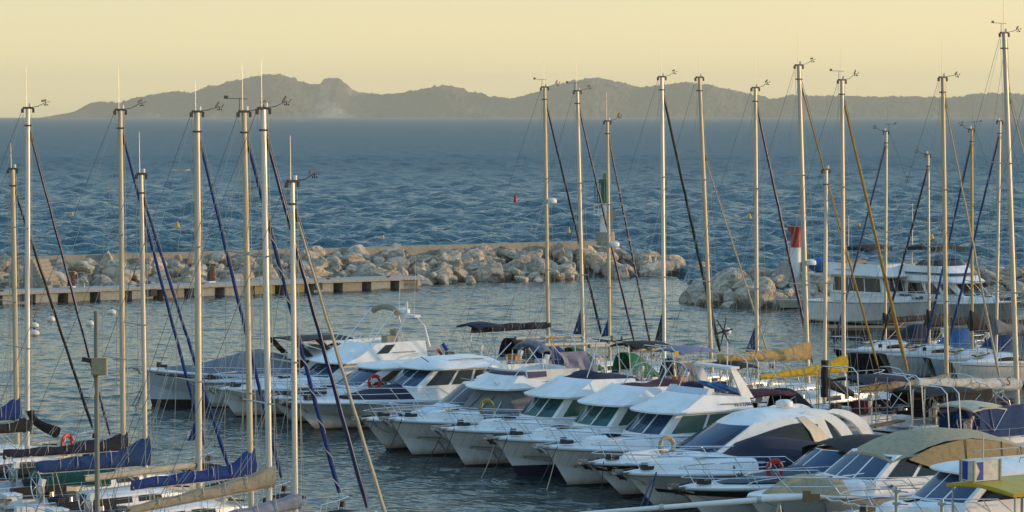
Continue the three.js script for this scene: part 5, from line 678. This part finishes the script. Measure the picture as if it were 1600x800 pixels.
  if (o.cover) { const [cm, h0, h1, wide] = o.cover, w0 = wide ?? .17; seed = Math.round(o.base[0] * 7 + 3);
    const ph = rnd() * 6; part(g, 'sail_cover', cm, b => { const n = 26, R = []; for (let i = 0; i <= n; i++) { const t = i / n, c = bo(Math.max(0, t * 1.03 - .02)), pk = (o.peak ?? 1), hh = lerp(h0 * .62, h1, Math.pow(t, .75)) + (t < .22 ? h0 * .5 * pk * Math.pow(1 - t / .22, 1.6) : 0) + .02 * Math.sin(t * 23 + ph), w = w0 * lerp(1, .55, t) * (t > .97 ? .5 : 1), cxx = t === 0 ? Bm.x + .12 : c.x, r = [], nn = 14; for (let k = 0; k < nn; k++) { const a = k / nn * 6.283, ca = Math.cos(a), sa = Math.sin(a), yy = c.y - .07 + (hh + .02) * (.5 + .5 * ca), ww = w * (.35 + .65 * Math.pow(Math.max(0, .5 - .5 * ca * .8), .6)) * (1 + .16 * Math.sin(t * 31 + k * 1.3 + ph) + .12 * Math.sin(t * 57 + k * 2.1)); r.push(V(cxx + (o.slant ?? 0) * (yy - by), yy, ww * sa)); } R.push(r); } b.loft(R, true, true); }, 1.0);
    if (o.boomCut !== false) for (let k = 1; k <= 5; k++) part(g, 'cover_tie', o.tie || M.rope, b => { const t = k / 6.2, c = bo(t), hh = lerp(h0 * .62, h1, Math.pow(t, .75)) + .01, w = w0 * lerp(1, .55, t) * 1.05; b.path([V(c.x, c.y - .1, 0), V(c.x + .04, c.y + hh * .25, -w), V(c.x + .06, c.y + hh * .9, -w * .4), V(c.x + .06, c.y + hh + .0, 0), V(c.x + .06, c.y + hh * .9, w * .4), V(c.x + .04, c.y + hh * .25, w)], .011, 4, true); }); }
  // canvas in and round the cockpit
  const cy = dk(cx) + .35;
  if (o.hood) part(g, 'sprayhood', o.hood, b => { const G = []; for (let i = 0; i <= 7; i++) { const t = i / 7, x = cx + 1.15 - 1.45 * t, top = cy + .1 + .78 * Math.sin(Math.min(1, t * 1.25) * Math.PI / 2), r = []; for (let k = 0; k <= 10; k++) { const q = k / 5 - 1; r.push(V(x, lerp(top, cy - .15, Math.pow(Math.abs(q), 3.2)), q * B * .31)); } G.push(r); } b.loft(G); b.loft([G[0], G[0].map(p => V(p.x + .1, cy - .1, p.z * .9))]); }, .9);
  if (o.hoodPane) part(g, 'sprayhood_window', M.slate, b => b.box(cx + .75, cy + .42, 0, .02, .3, B * .4, 0, .5));
  if (o.bimini) bimini(g, cx - cl * .55, dk(cx) + (o.bimH ?? 2.05), o.bimLen ?? 1.9, B * .7, o.bimini, [cx - cl * .5, dk(cx) + .5, B * .36], { hoops: [[.04, 0], [.5, 0], [.96, 0]] });
  if (o.tent) { const ty = dk(cx) + (o.bimH ?? 2.05) - .1; for (const s2 of [-1, 1]) part(g, 'side_curtain', o.tent, b => { const A = [], C = []; for (let i = 0; i <= 6; i++) { const u = i / 6, x = cx - .3 - u * 2.1; A.push(V(x, ty - .05 * Math.sin(u * 3), s2 * B * .34)); C.push(V(x, dk(x) + .28, s2 * (B * .36 + .04 * Math.sin(u * 14)))); } b.loft([A, C]); }); }
  if (o.bows) for (let k = 0; k < 3; k++) part(g, 'hood_hoop', M.steel, b => { const x = cx + .6 - k * .75, y = dk(cx) + 1.25 + .35 * k; b.path([V(x + .2, dk(cx) + .3, -B * .33), V(x, y - .25, -B * .32), V(x - .05, y, -B * .2), V(x - .05, y + .05, 0), V(x - .05, y, B * .2), V(x, y - .25, B * .32), V(x + .2, dk(cx) + .3, B * .33)], .018, 5); });
  if (o.arch) part(g, 'stern_arch', M.steel, b => { for (const x of [-L / 2 + .25, -L / 2 + .8]) b.path([V(x, dk(x), -B * .33), V(x - .1, dk(x) + 1.9, -B * .3), V(x - .1, dk(x) + 2.1, -B * .2), V(x - .1, dk(x) + 2.1, B * .2), V(x - .1, dk(x) + 1.9, B * .3), V(x, dk(x), B * .33)], .024, 6); });
  if (o.panelSolar) part(g, 'solar_panel', M.glassdark, b => b.box(-L / 2 + .45, dk(-L / 2) + 2.18, 0, 1.0, .04, B * .55, 0, .08));
  if (o.outboard) part(g, 'outboard', o.outboard, b => { b.box(-L / 2 - .12, dk(-L / 2) + .55, B * .2, .34, .42, .26); b.box(-L / 2 - .12, dk(-L / 2) + .05, B * .2, .12, .7, .12); });
  if (o.dan) part(g, 'danbuoy', M.yellow, b => { b.tube(V(-L / 2 + .1, dk(-L / 2) + .1, -B * .3), V(-L / 2 + .05, dk(-L / 2) + 2.0, -B * .3), .015); b.box(-L / 2 + .05, dk(-L / 2) + 1.9, -B * .3, .2, .2, .02); });
  if (o.turbine) part(g, 'wind_generator', M.white, b => { const q = V(-L / 2 + .3, dk(-L / 2) + 3.0, -B * .2); b.tube(V(q.x, dk(-L / 2), q.z), q, .03); b.ball(q, .16, 1, 12); }), part(g, 'generator_blade', M.black, b => { const q = V(-L / 2 + .12, dk(-L / 2) + 3.0, -B * .2); for (let k = 0; k < 6; k++) { const a = k * 1.047 + .3, d = V(-.05, Math.cos(a), Math.sin(a)); const e = q.clone().addScaledVector(d, .62), s = V(0, -Math.sin(a), Math.cos(a)).multiplyScalar(.05); b.quad(q.clone().add(s), q.clone().sub(s), e.clone().addScaledVector(s, -.5), e.clone().addScaledVector(s, .5)); } });
  if (o.cushion) part(g, 'cushion', o.cushion, b => { b.box(cx - cl * .4, dk(cx) + .32, -B * .2, cl * .5, .12, .4); b.box(cx - cl * .75, dk(cx) + .55, B * .1, .3, .5, .45, .3); });
  if (o.gear) { part(g, 'companionway_door', M.glassdark, b => b.box(cx - .06, dk(cx) + .12, 0, .05, .55, .5)); part(g, 'deck_box', M.white, b => b.box(cx - cl * .9, dk(cx) + .35, -B * .1, .5, .4, .6)); part(g, 'jerrycan', M.slate, b => b.box(cx - cl * .3, dk(cx) + .42, B * .24, .3, .36, .2)); part(g, 'rolled_hose', M.ropedark, b => { for (let k = 0; k < 4; k++) b.add(new THREE.TorusGeometry(.2 + .02 * k, .03, 6, 18), new THREE.Matrix4().makeRotationX(1.57).setPosition(cx - cl * .5, dk(cx) + .3 + .05 * k, B * .3)); }); part(g, 'gangplank', M.teak, b => b.box(-L / 2 - .3, dk(-L / 2) + .3, 0, 1.8, .06, .4, 0, .1)); part(g, 'backrest', M.blackcloth, b => b.box(cx - cl * .45, dk(cx) + .45, -B * .33, cl * .7, .35, .08)); part(g, 'stowed_sail', M.navy, b => { const R = []; for (let i = 0; i <= 8; i++) { const u = i / 8, r = []; for (let k = 0; k < 8; k++) { const a = k / 8 * 6.283; r.push(V(xm + 1.9 + 1.4 * u, dk(xm + 2) + .2 + .17 * Math.sin(a) * Math.sin(.3 + 2.5 * u), .35 + .17 * Math.cos(a) * (1 + .2 * Math.sin(i * 2)))); } R.push(r); } b.loft(R, true, true); }, 1); }
  if (o.flag) flagOn(g, -L / 2 + .1, dk(-L / 2) + .6, B * .15, [M.flagblue, M.white, M.red]);
  if (o.radar) radome(mast, mz(H * o.radar).x + .3, H * o.radar, 0, .25);
  if (o.clutter !== false) { for (const s of [-1, 1]) part(g, 'winch', M.steel, b => { b.add(new THREE.CylinderGeometry(.07, .09, .18, 12), new THREE.Matrix4().makeTranslation(cx - .8, dk(cx) + .36, s * B * .27)); }); part(g, 'instrument_post', M.white, b => { b.tube(V(cx - cl * .55, dk(cx), 0), V(cx - cl * .55, dk(cx) + .75, 0), .07); b.box(cx - cl * .55, dk(cx) + .85, 0, .12, .22, .26, 0, -.3); }); part(g, 'coiled_rope', M.rope, b => b.add(new THREE.TorusGeometry(.16, .04, 6, 16), new THREE.Matrix4().makeRotationX(Math.PI / 2).setPosition(xm + .6, dk(xm) + .44, .25))); }
  return { g, h, L, B, xm, dk, cx, cl, mz, H };
}
// boats beyond the dock, sterns toward it: from far left to near right
sailboat({ d: 136.5, base: [857, 520], top: [851, 137], J: 3.3, E: 4.2, boomY: 2.75, rise: -.05, boomMat: M.navy, cover: [M.navy, .42, .36, .13], peak: .2, genoa: M.navy, gr: .055, radar: .62, vane: 2, whip: 1.3, hood: M.blackcloth, bimini: M.navy, bimLen: 1.5, outboard: M.greyc, flag: true, label: 'farthest sailboat of the dock row, navy boom cover and radar dome on its mast' });
sailboat({ d: 133.9, base: [912, 540], top: [902, 143], J: 3.1, E: 3.7, boomY: 2.5, rise: .05, genoa: M.bluehull, gr: .055, vane: 2, foot: [M.blue2, 1.5, 1.5], hood: M.blue, hoodPane: true, outboard: M.white, cushion: M.orange, label: 'sailboat with bare grey boom and a steel blue triangular cloth against its mast' });
sailboat({ d: 132.0, base: [953, 545], top: [949, 190], J: 2.5, E: 3.6, boomY: 2.3, genoa: M.bluehull, gr: .05, helix: 14, foot: [M.blue, 1.2, 1.3], radar: .55, hood: M.green, clutter: true, cushion: M.whitec, label: 'shorter masted sailboat with a bright blue triangular cloth and green sprayhood' });
sailboat({ d: 128.4, base: [1038, 560], top: [1034, 121], J: 3.3, E: 4.0, boomY: 2.55, genoa: M.dkgreen, gr: .075, vane: 1, foot: [M.dkgreen, 1.3, 1.8], hood: M.greenb, arch: true, dan: true, wheel: true, label: 'sailboat with a dark green rolled headsail and dark green triangular cloth' });
sailboat({ d: 125.2, base: [1113, 560], top: [1092, 122], J: 3.4, E: 4.2, boomY: 2.65, genoa: M.sailcream, gr: .035, houndY: 3.1, vane: 0, whip: 1.2, hood: M.greyc, bimini: M.blackcloth, arch: true, panelSolar: true, wheel: true, bows: true, label: 'sailboat with a raked mast and thin cream rolled headsail hung below the masthead' });
sailboat({ d: 122.6, base: [1183, 580], top: [1180, 138], J: 3.2, E: 4.1, boomY: 2.35, genoa: M.bluehull, gr: .065, foot: [M.blue2, 1.6, 1.2], bimini: M.lilac, wheel: true, cushion: M.orange, arch: true, outboard: M.white, label: 'sailboat with a mauve awning over its cockpit and a dark blue rolled headsail' });
sailboat({ d: 119.7, base: [1263, 590], top: [1247, 103], J: 4.0, E: 4.6, boomY: 2.65, rise: .15, cover: [M.tan, 1.0, .28, .2], peak: .5, genoa: M.gold, gr: .045, vane: 1, radar: .45, bows: true, bimini: M.blackcloth, bimH: 1.6, bimLen: 1.2, label: 'sailboat with a long tan cover on its boom and lime tab at the mast', fat: 1.1, wheel: true, cushion: M.brown, dan: true });
const shortB = sailboat({ d: 112.5, base: [1288, 640], top: [1291, 266], J: 2.9, E: 3.2, boomY: 2.75, rise: -.05, boom: false, vane: 0, whip: 0, sc: .95, bimini: M.maroon, bimLen: 2.4, bimH: 1.25, hood: M.blackcloth, outboard: M.black, gear: true, bows: true, outline: 1, label: 'short masted sailboat with a black mast boot and a drooping maroon awning' });
part(shortB.g, 'mast_boot', M.blackcloth, b => { const R = []; for (let i = 0; i <= 6; i++) { const y = lerp(1.75, 3.2, i / 6), c = shortB.mz(y), r = []; for (let k = 0; k < 10; k++) { const a = k / 10 * 6.283; r.push(V(c.x + (.15 + .02 * Math.sin(i * 2.2)) * Math.cos(a), y, .13 * Math.sin(a))); } R.push(r); } b.loft(R, true, true); }, 1);
part(shortB.g, 'folded_cover', M.blackcloth, b => { const R = []; for (let i = 0; i <= 8; i++) { const t = i / 8, r = []; for (let k = 0; k < 10; k++) { const a = k / 10 * 6.283; r.push(V(shortB.xm + .1 + 1.3 * t, 2.35 - .55 * t + .26 * (1 - t * .5) * Math.sin(a), .16 * Math.cos(a))); } R.push(r); } b.loft(R, true, true); }, 1);
sailboat({ d: 117.7, base: [1319, 600], top: [1315, 126], J: 3.6, E: 4.3, boomY: 2.3, rise: -.05, boomMat: M.cream, cover: [M.yellowc, .95, .16, .19], peak: .4, genoa: M.gold, gr: .075, vane: 2, turbine: true, wheel: true, arch: true, bows: true, label: 'sailboat with mustard yellow boom cover, yellow headsail and small wind generator' });
sailboat({ d: 112.6, base: [1480, 620], top: [1472, 122], J: 3.0, E: 4.4, boomY: 2.35, rise: -.15, cover: [M.beige, .5, .24, .16], peak: .2, genoa: M.sailcream, gr: .045, vane: 1, mast: M.aluold, whip: 1.5, bimini: M.navy, bimLen: 2.3, bimH: 1.75, hood: M.blackcloth, arch: true, wheel: true, dan: true, cushion: M.maroon, outboard: M.black, gear: true, bows: true, label: 'sailboat with a sagging beige boom cover and navy awning with a pale oval' });
{
  const q = sailboat({ d: 108.8, base: [1591, 620], top: [1566, 53], J: 3.8, E: 4.8, boomY: 2.45, rise: .35, cover: [M.whitec, .74, .32, .2], peak: .05, genoa: M.sailcream, gr: .05, vane: 2, whip: 1.5, fat: 1.1, bimini: M.blackcloth, bimLen: 2.6, bimH: 1.6, hood: M.blackcloth, arch: true, wheel: true, gear: true, tent: M.blackcloth, bows: true, label: 'tallest sailboat at the right edge with a white boom cover bearing a black emblem', houndY: 2.0 });
  lettering(q.g, 'cover_emblem', 'S', .34, M.black, V(q.xm - .85, 2.62, .225), [0, 0, -.12]);
}
sailboat({ d: 104.5, base: [1642, 640], top: [1630, 60], J: 3.6, E: 4.4, boomY: 1.95, rise: .1, cover: [M.blue, .35, .3, .3], peak: .2, genoa: M.navy, vane: 1, hood: M.blue, bimini: M.sailcream, bimH: 1.5, bimLen: 1.6, arch: true, wheel: true, tent: M.blue2, label: 'sailboat whose royal blue boom cover and cockpit awning enter from the right edge' });
// bows toward us across the far channel
sailboat({ d: 143, base: [1383, 560], top: [1385, 206], hd: -1, J: 3.3, E: 4.2, hull: M.blackhull, bottom: M.blackbottom, stripe: [M.white, .78, .98], genoa: M.bluehull, gr: .06, cover: [M.blackcloth, .5, .25, .17], vane: 2, hood: M.navy, mast: M.alu2, label: 'black hulled sailboat with a white sheer line lying bow toward the camera' });
sailboat({ d: 140.3, base: [1452, 560], top: [1450, 242], hd: -1, J: 3.2, E: 4.2, hull: M.gelcoat2, bottom: M.blackbottom, boot: .2, genoa: M.blackcloth, gr: .06, helix: 10, cover: [M.blackcloth, .8, .3, .22], vane: 1, whip: 1, hood: M.sky, mast: M.alu2, label: 'white sailboat with a black rolled headsail next to the black hull' });
sailboat({ d: 138, base: [1519, 560], top: [1518, 203], hd: -1, J: 3.1, E: 4.4, hull: M.paleblue, genoa: M.blue2, gr: .06, cover: [M.blackcloth, .9, .3, .24], mast: M.yellowmast, vane: 2, hood: M.blue2, label: 'pale blue sailboat with a mustard coloured mast and blue rolled headsail', flag: true });
sailboat({ d: 135.5, base: [1556, 570], top: [1563, 190], hd: -1, J: 3.2, E: 4.4, hull: M.gelcoat, genoa: M.blue2, gr: .06, cover: [M.greyc, .7, .35, .3], mast: M.alu2, vane: 0, whip: 0, hood: M.greyc, label: 'white sailboat with a fat grey sail bundle at the far right of the channel' });
// the near left rank, bows away
{
  const a = sailboat({ d: 98.5, base: [27, 690], top: [20, 265], J: 3.0, E: 3.4, boomY: 2.4, cover: [M.blue, .7, .3, .2], mast: M.aluold, fat: 1.25, genoa: M.blackcloth, gr: .05, vane: 0, whip: .9, gear: true, label: 'leftmost sailboat with a thick yellowed mast and blue cover cut by the frame' });
  part(a.g, 'fuel_bladder', M.white, b => b.ball(V(a.xm - 4.1, 1.75, -.4), .55, .95, 18));
  const b2 = sailboat({ d: 95.2, base: [42, 700], top: [43, 170], J: 3.2, E: 3.7, boomY: 2.35, rise: 0, genoa: M.bluehull, gr: .05, vane: 1, whip: 1.35, cover: [M.blackcloth, .45, .3, .15], boomMat: M.cream, gear: true, label: 'slim masted sailboat second from left with a black sail bag before its mast' });
  part(b2.g, 'sail_bag', M.blackcloth, b => { const R = []; for (let i = 0; i <= 8; i++) { const t = i / 8, r = []; for (let k = 0; k < 9; k++) { const q = k / 9 * 6.283; r.push(V(b2.xm + .1 + 1.0 * t * t + .17 * (1 - .4 * t) * Math.cos(q), 3.0 - .8 * t + .2 * t * Math.sin(q), .16 * Math.sin(q))); } R.push(r); } b.loft(R, true, true); }, 1);
  hoop('life_ring', 'red life ring in a frame on the stern rail at the far left', M.red, world(b2.g, V(b2.xm + 1.7, 1.75, -.55)), [0, b2.g.rotation.y + Math.PI + .5, 0], .27, true);
  sailboat({ d: 91.2, base: [193, 740], top: [188, 173], J: 3.1, E: 4.0, boomY: 2.2, rise: 0, genoa: M.blue, gr: .055, cover: [M.navy, .46, .26, .14], peak: 1.4, vane: 1, whip: 1.4, boomMat: M.cream, wheel: true, arch: true, gear: true, stripe: [M.bluehull, .6, .8], label: 'sailboat with a dark navy boom cover just right of the camera post' });
  sailboat({ d: 87.2, base: [228, 760], top: [221, 273], J: 3.0, E: 3.5, boomY: 2.2, rise: 0, genoa: M.blue, gr: .055, cover: [M.blue2, .95, .34, .2], peak: .7, vane: 0, whip: 1.3, boomMat: M.cream, wheel: true, gear: true, label: 'shorter sailboat with a mid blue boom cover peaked at its mast' });
  sailboat({ d: 84, base: [311, 790], top: [308, 176], J: 2.9, E: 3.6, boomY: 2.55, rise: -.15, genoa: M.blue, gr: .055, boomMat: M.sailcream, br: .1, vane: 1, whip: .9, fat: 1.15, foot: [M.blue, 2.2, .7, .24], wheel: true, gear: true, label: 'sailboat with a bare cream boom and thick mast left of centre' });
  sailboat({ d: 80.5, base: [393, 790], top: [382, 176], J: 3.0, E: 3.6, boomY: 2.72, rise: -.12, genoa: M.blue, gr: .06, helix: 9, cover: [M.blue, .62, .26, .17], peak: 1.3, vane: 2, whip: 1.35, boomMat: M.cream, gear: true, label: 'sailboat with a bright royal blue boom cover and gathered collar' });
  sailboat({ d: 77, base: [422, 800], top: [412, 171], J: 3.2, E: 4.1, boomY: 2.85, rise: -.4, genoa: M.bluehull, gr: .062, cover: [M.beige, .75, .2, .2], peak: .4, vane: 1, whip: 1.35, boomMat: M.cream, label: 'sailboat with a beige boom cover sloping down to the left' });
  sailboat({ d: 73.5, base: [462, 800], top: [457, 285], J: 3.0, E: 3.4, boomY: 2.75, rise: -.45, genoa: M.sailcream, gr: .05, cover: [M.greyblue, .55, .3, .2], peak: .3, vane: 1, whip: 1.2, label: 'nearest sailboat with a grey blue boom cover and cream rolled headsail' });
}

// ---------------------------------------------------------------- trawler yachts against the mound, docks, quay gear
{
  const dir = V(.66, 0, .75).normalize();
  const q = flyBoat({ at: onLevel(1441, 512), dir, L: 8.9, B: 3.4, Fb: 1.62, Fs: 1.3, rake: .8, full: 3, sill: 2.05, head: 2.98, nose: 2.4, rk: .3, fh: .72, fha: .66, sweep: .6, glass: M.glassdark, nF: 3, v0: .02, side: [[.3, 1.75], [1.85, 3.3], [3.4, 4.85]], hull: M.gelcoat, bottom: M.blackbottom, boot: .12, label: 'left white trawler yacht with a blue tarpaulin on its aft roof' });
  part(q.g, 'aft_roof', M.gelcoat, b => b.box(-3.5, 3.0, 0, 2.5, .12, 3.0)); for (const z of [-1.45, 1.45]) part(q.g, 'roof_post', M.gelcoat, b => b.tube(V(-4.1, 1.4, z), V(-4.1, 2.95, z), .06));
  part(q.g, 'roof_tarpaulin', M.sky, b => { const R = []; for (let i = 0; i <= 8; i++) { const t = i / 8, s = Math.pow(Math.sin(Math.PI * clamp(t, .04, .96)), .5), r = []; for (let k = 0; k < 10; k++) { const a = k / 10 * 6.283; r.push(V(-4.75 + 1.7 * t, 3.5 + .5 * s * Math.sin(a) * (1 + .1 * Math.sin(i * 2 + k)), (.45 + 1.05 * s * Math.cos(a)))); } R.push(r); } b.loft(R, true, true); }, 1);
  bimini(q.g, -.6, 4.9, 1.9, 2.4, M.blackcloth, [-.6, 3.9, 1.2], { th: .2, hoops: [[.04, 0], [.96, 0]] }); whip(q.g, V(-1.8, 3.9, .4), V(-1.8, 6.6, .4), .03); for (const x of [-3, -1.2, .8]) fender(q.g, x, .75, -1.9, M.greyc); portlight(q.g, q.h, .45, .35, -1, .2, .12); portlight(q.g, q.h, .66, .4, -1, .2, .12); part(q.g, 'flybridge_seat', M.beige, b => b.box(-2, 3.7, 0, 1, .3, 1.8));
  const r = flyBoat({ at: onLevel(1576, 517), dir, L: 9.8, B: 3.5, Fb: 1.75, Fs: 1.35, rake: 1.0, full: 2.9, sill: 1.95, head: 2.72, nose: 2.9, rk: .9, fh: .95, fha: .9, sweep: 1.5, glass: M.glassdark, nF: 3, side: [[.4, 1.9, .2], [2.1, 3.3, .4], [3.5, 4.7, .5]], hull: M.greyhull, bottom: M.blackbottom, screen: M.glassdark, label: 'right white trawler yacht with dark slanting windows and a black flying bridge awning' });
  part(r.g, 'blue_band', M.bluehull, b => { const S = surf(r.F[2], r.F[5]); panel(b, S, .5, 17.5, .42, .56, .012, 24, 1, V(-1, 3, 0)); });
  bimini(r.g, -1.6, 5.0, 2.6, 2.6, M.blackcloth, [-1.6, 3.6, 1.3], { th: .2, hoops: [[.04, 0], [.96, 0]] }); whip(r.g, V(-3, 3.6, .5), V(-3, 7.4, .5), .03);
}
const dockPt = (k, a, y) => berth(k, a).setY(y), DRY = heading(V(.54, 0, .84));
{
  const d = thing('wooden_dock', 'plank dock running between the motor cruisers and the sailboats', 'dock');
  for (let k = -14; k < 36; k += 5) part(d, 'deck_section', M.teak, b => { const p = dockPt(k + 2.5, 12.6, .62); b.box(p.x, p.y, p.z, 4.96, .16, 1.7, DRY); });
  for (let k = -13; k < 36; k += 5) part(d, 'float', M.concretepale, b => { const p = dockPt(k + 1.5, 12.6, .2); b.box(p.x, p.y, p.z, 2.6, .7, 1.5, DRY); });
  const e = thing('wooden_dock', 'dark dock behind the bows across the far channel', 'dock'); part(e, 'deck', M.teak, b => b.box(27, .5, -166, 18, .16, 1.8)); for (let i = 0; i < 6; i++) part(e, 'float', M.blackbottom, b => b.box(19.5 + i * 3, .15, -166, 2, .6, 1.6));
}
{
  const n = thing('near_pontoon', 'narrow pontoon below the bottom edge carrying the spar and steel posts', 'pontoon'); part(n, 'deck', M.concretepale, b => b.box(6, .5, -75.6, 13, .16, 1.5)); for (let i = 0; i < 4; i++) part(n, 'float', M.concretepale, b => b.box(1.5 + i * 3, .15, -75.6, 2, .6, 1.3));
  const s = thing('white_spar', 'long white spar lying on trestles along the bottom edge of the picture', 'spar'), a = atDepth(905, 803, 75.7), c = atDepth(1252, 776, 75.7), L = a.distanceTo(c);
  part(s, 'tube', M.gelcoat2, b => b.tube(a, c, .055, .085, 14)); for (const t of [.36, .8]) part(s, 'collar', M.galv, b => { const p = a.clone().lerp(c, t), q = a.clone().lerp(c, t + .02); b.tube(p, q, .095, .095, 14); });
  part(s, 'end_block', M.teak, b => { b.box(c.x + .14, c.y + .02, c.z, .2, .3, .2); b.box(c.x + .36, c.y - .02, c.z, .26, .2, .14); }); part(s, 'rope_tail', M.rope, b => { const p = []; for (let i = 0; i <= 8; i++) p.push(V(c.x + .5 + i * .13, c.y - .02 - .03 * i + .03 * Math.sin(i * 2), c.z)); b.path(p, .035, 6); });
  for (const t of [.12, .9]) part(s, 'trestle', M.galv, b => { const p = a.clone().lerp(c, t); for (const x of [-.3, .3]) b.tube(V(p.x + x, .58, p.z), V(p.x, p.y - .1, p.z), .03); });
  for (const [px, py, lab] of [[1401, 760, 'taller of two galvanised posts with cross fittings at the lower right'], [1472, 780, 'shorter galvanised post with cross fittings at the lower right']]) { const t = thing('galvanised_post', lab, 'post', 'galvanised posts at the lower right'), p = atDepth(px, py, 75.3); part(t, 'pole', M.galv, b => b.tube(V(p.x, .5, p.z), p, .05, .05, 10)); for (const y of [.12, .45]) part(t, 'cross_fitting', M.galv, b => { b.box(p.x, p.y - y, p.z, .2, .07, .14); b.tube(V(p.x - .05, p.y - y, p.z), V(p.x + .3, p.y - y - .03, p.z), .02); }); part(n, 'bracket', M.galv, b => b.box(p.x, .55, p.z + .05, .3, .1, .3)); }
}
{
  const q = thing('quay_edge', 'concrete quay under the camera post, below the picture', 'quay'); part(q, 'slab', M.concrete, b => b.box(-10.5, .5, -64, 6, 1.4, 5));
  const t = thing('camera_post', 'slim grey post carrying a beige box and a small black camera', 'post'), p = atDepth(150, 486, 64), B = atDepth(155, 572, 64); part(t, 'pole', M.postgrey, b => b.tube(V(p.x, 1.15, p.z), p, .062, .052, 14));
  part(t, 'equipment_box', M.beige, b => { b.box(B.x + .02, B.y, B.z + .1, .34, .38, .2); }); part(t, 'box_lid', M.khaki, b => b.box(B.x + .02, B.y, B.z + .21, .30, .34, .02)); part(t, 'camera', M.black, b => { b.box(p.x - .2, B.y + .14, B.z + .05, .22, .1, .1, 0, -.2); b.box(p.x - .08, B.y + .08, B.z + .02, .1, .14, .06); }); part(t, 'bracket', M.galv, b => b.box(p.x, B.y, B.z + .02, .16, .1, .16));
  part(t, 'lower_box', M.white, b => b.box(p.x - .1, atDepth(150, 612, 64).y, p.z + .05, .12, .14, .1));
}
// a tarpaulin tent and loose gear on the near left decks
{
  const t = thing('green_tarpaulin', 'low green tarpaulin tent spread over a cockpit at the lower left', 'tarpaulin'); const a = atDepth(46, 742, 90), c = atDepth(178, 742, 88);
  part(t, 'sheet', M.green, b => { const G = []; for (let i = 0; i <= 10; i++) { const u = i / 10, p = a.clone().lerp(c, u), r = [], pk = .16 + .30 * Math.sin(Math.PI * (.15 + .6 * u)) * (u > .05 ? 1 : .4); for (let k = 0; k <= 6; k++) { const q = k / 3 - 1; r.push(V(p.x, p.y - .25 + pk * 1.5 * (1 - Math.pow(Math.abs(q), 1.3)) + .02 * Math.sin(i * 2 + k), p.z + q * .8)); } G.push(r); } b.loft(G); }, .8); part(t, 'eyelet_line', M.rope, b => b.path([a.clone().add(V(0, -.2, .82)), a.clone().lerp(c, .5).add(V(0, -.24, .84)), c.clone().add(V(0, -.2, .82))], .012, 4));
}

renderer.render(scene, camera);
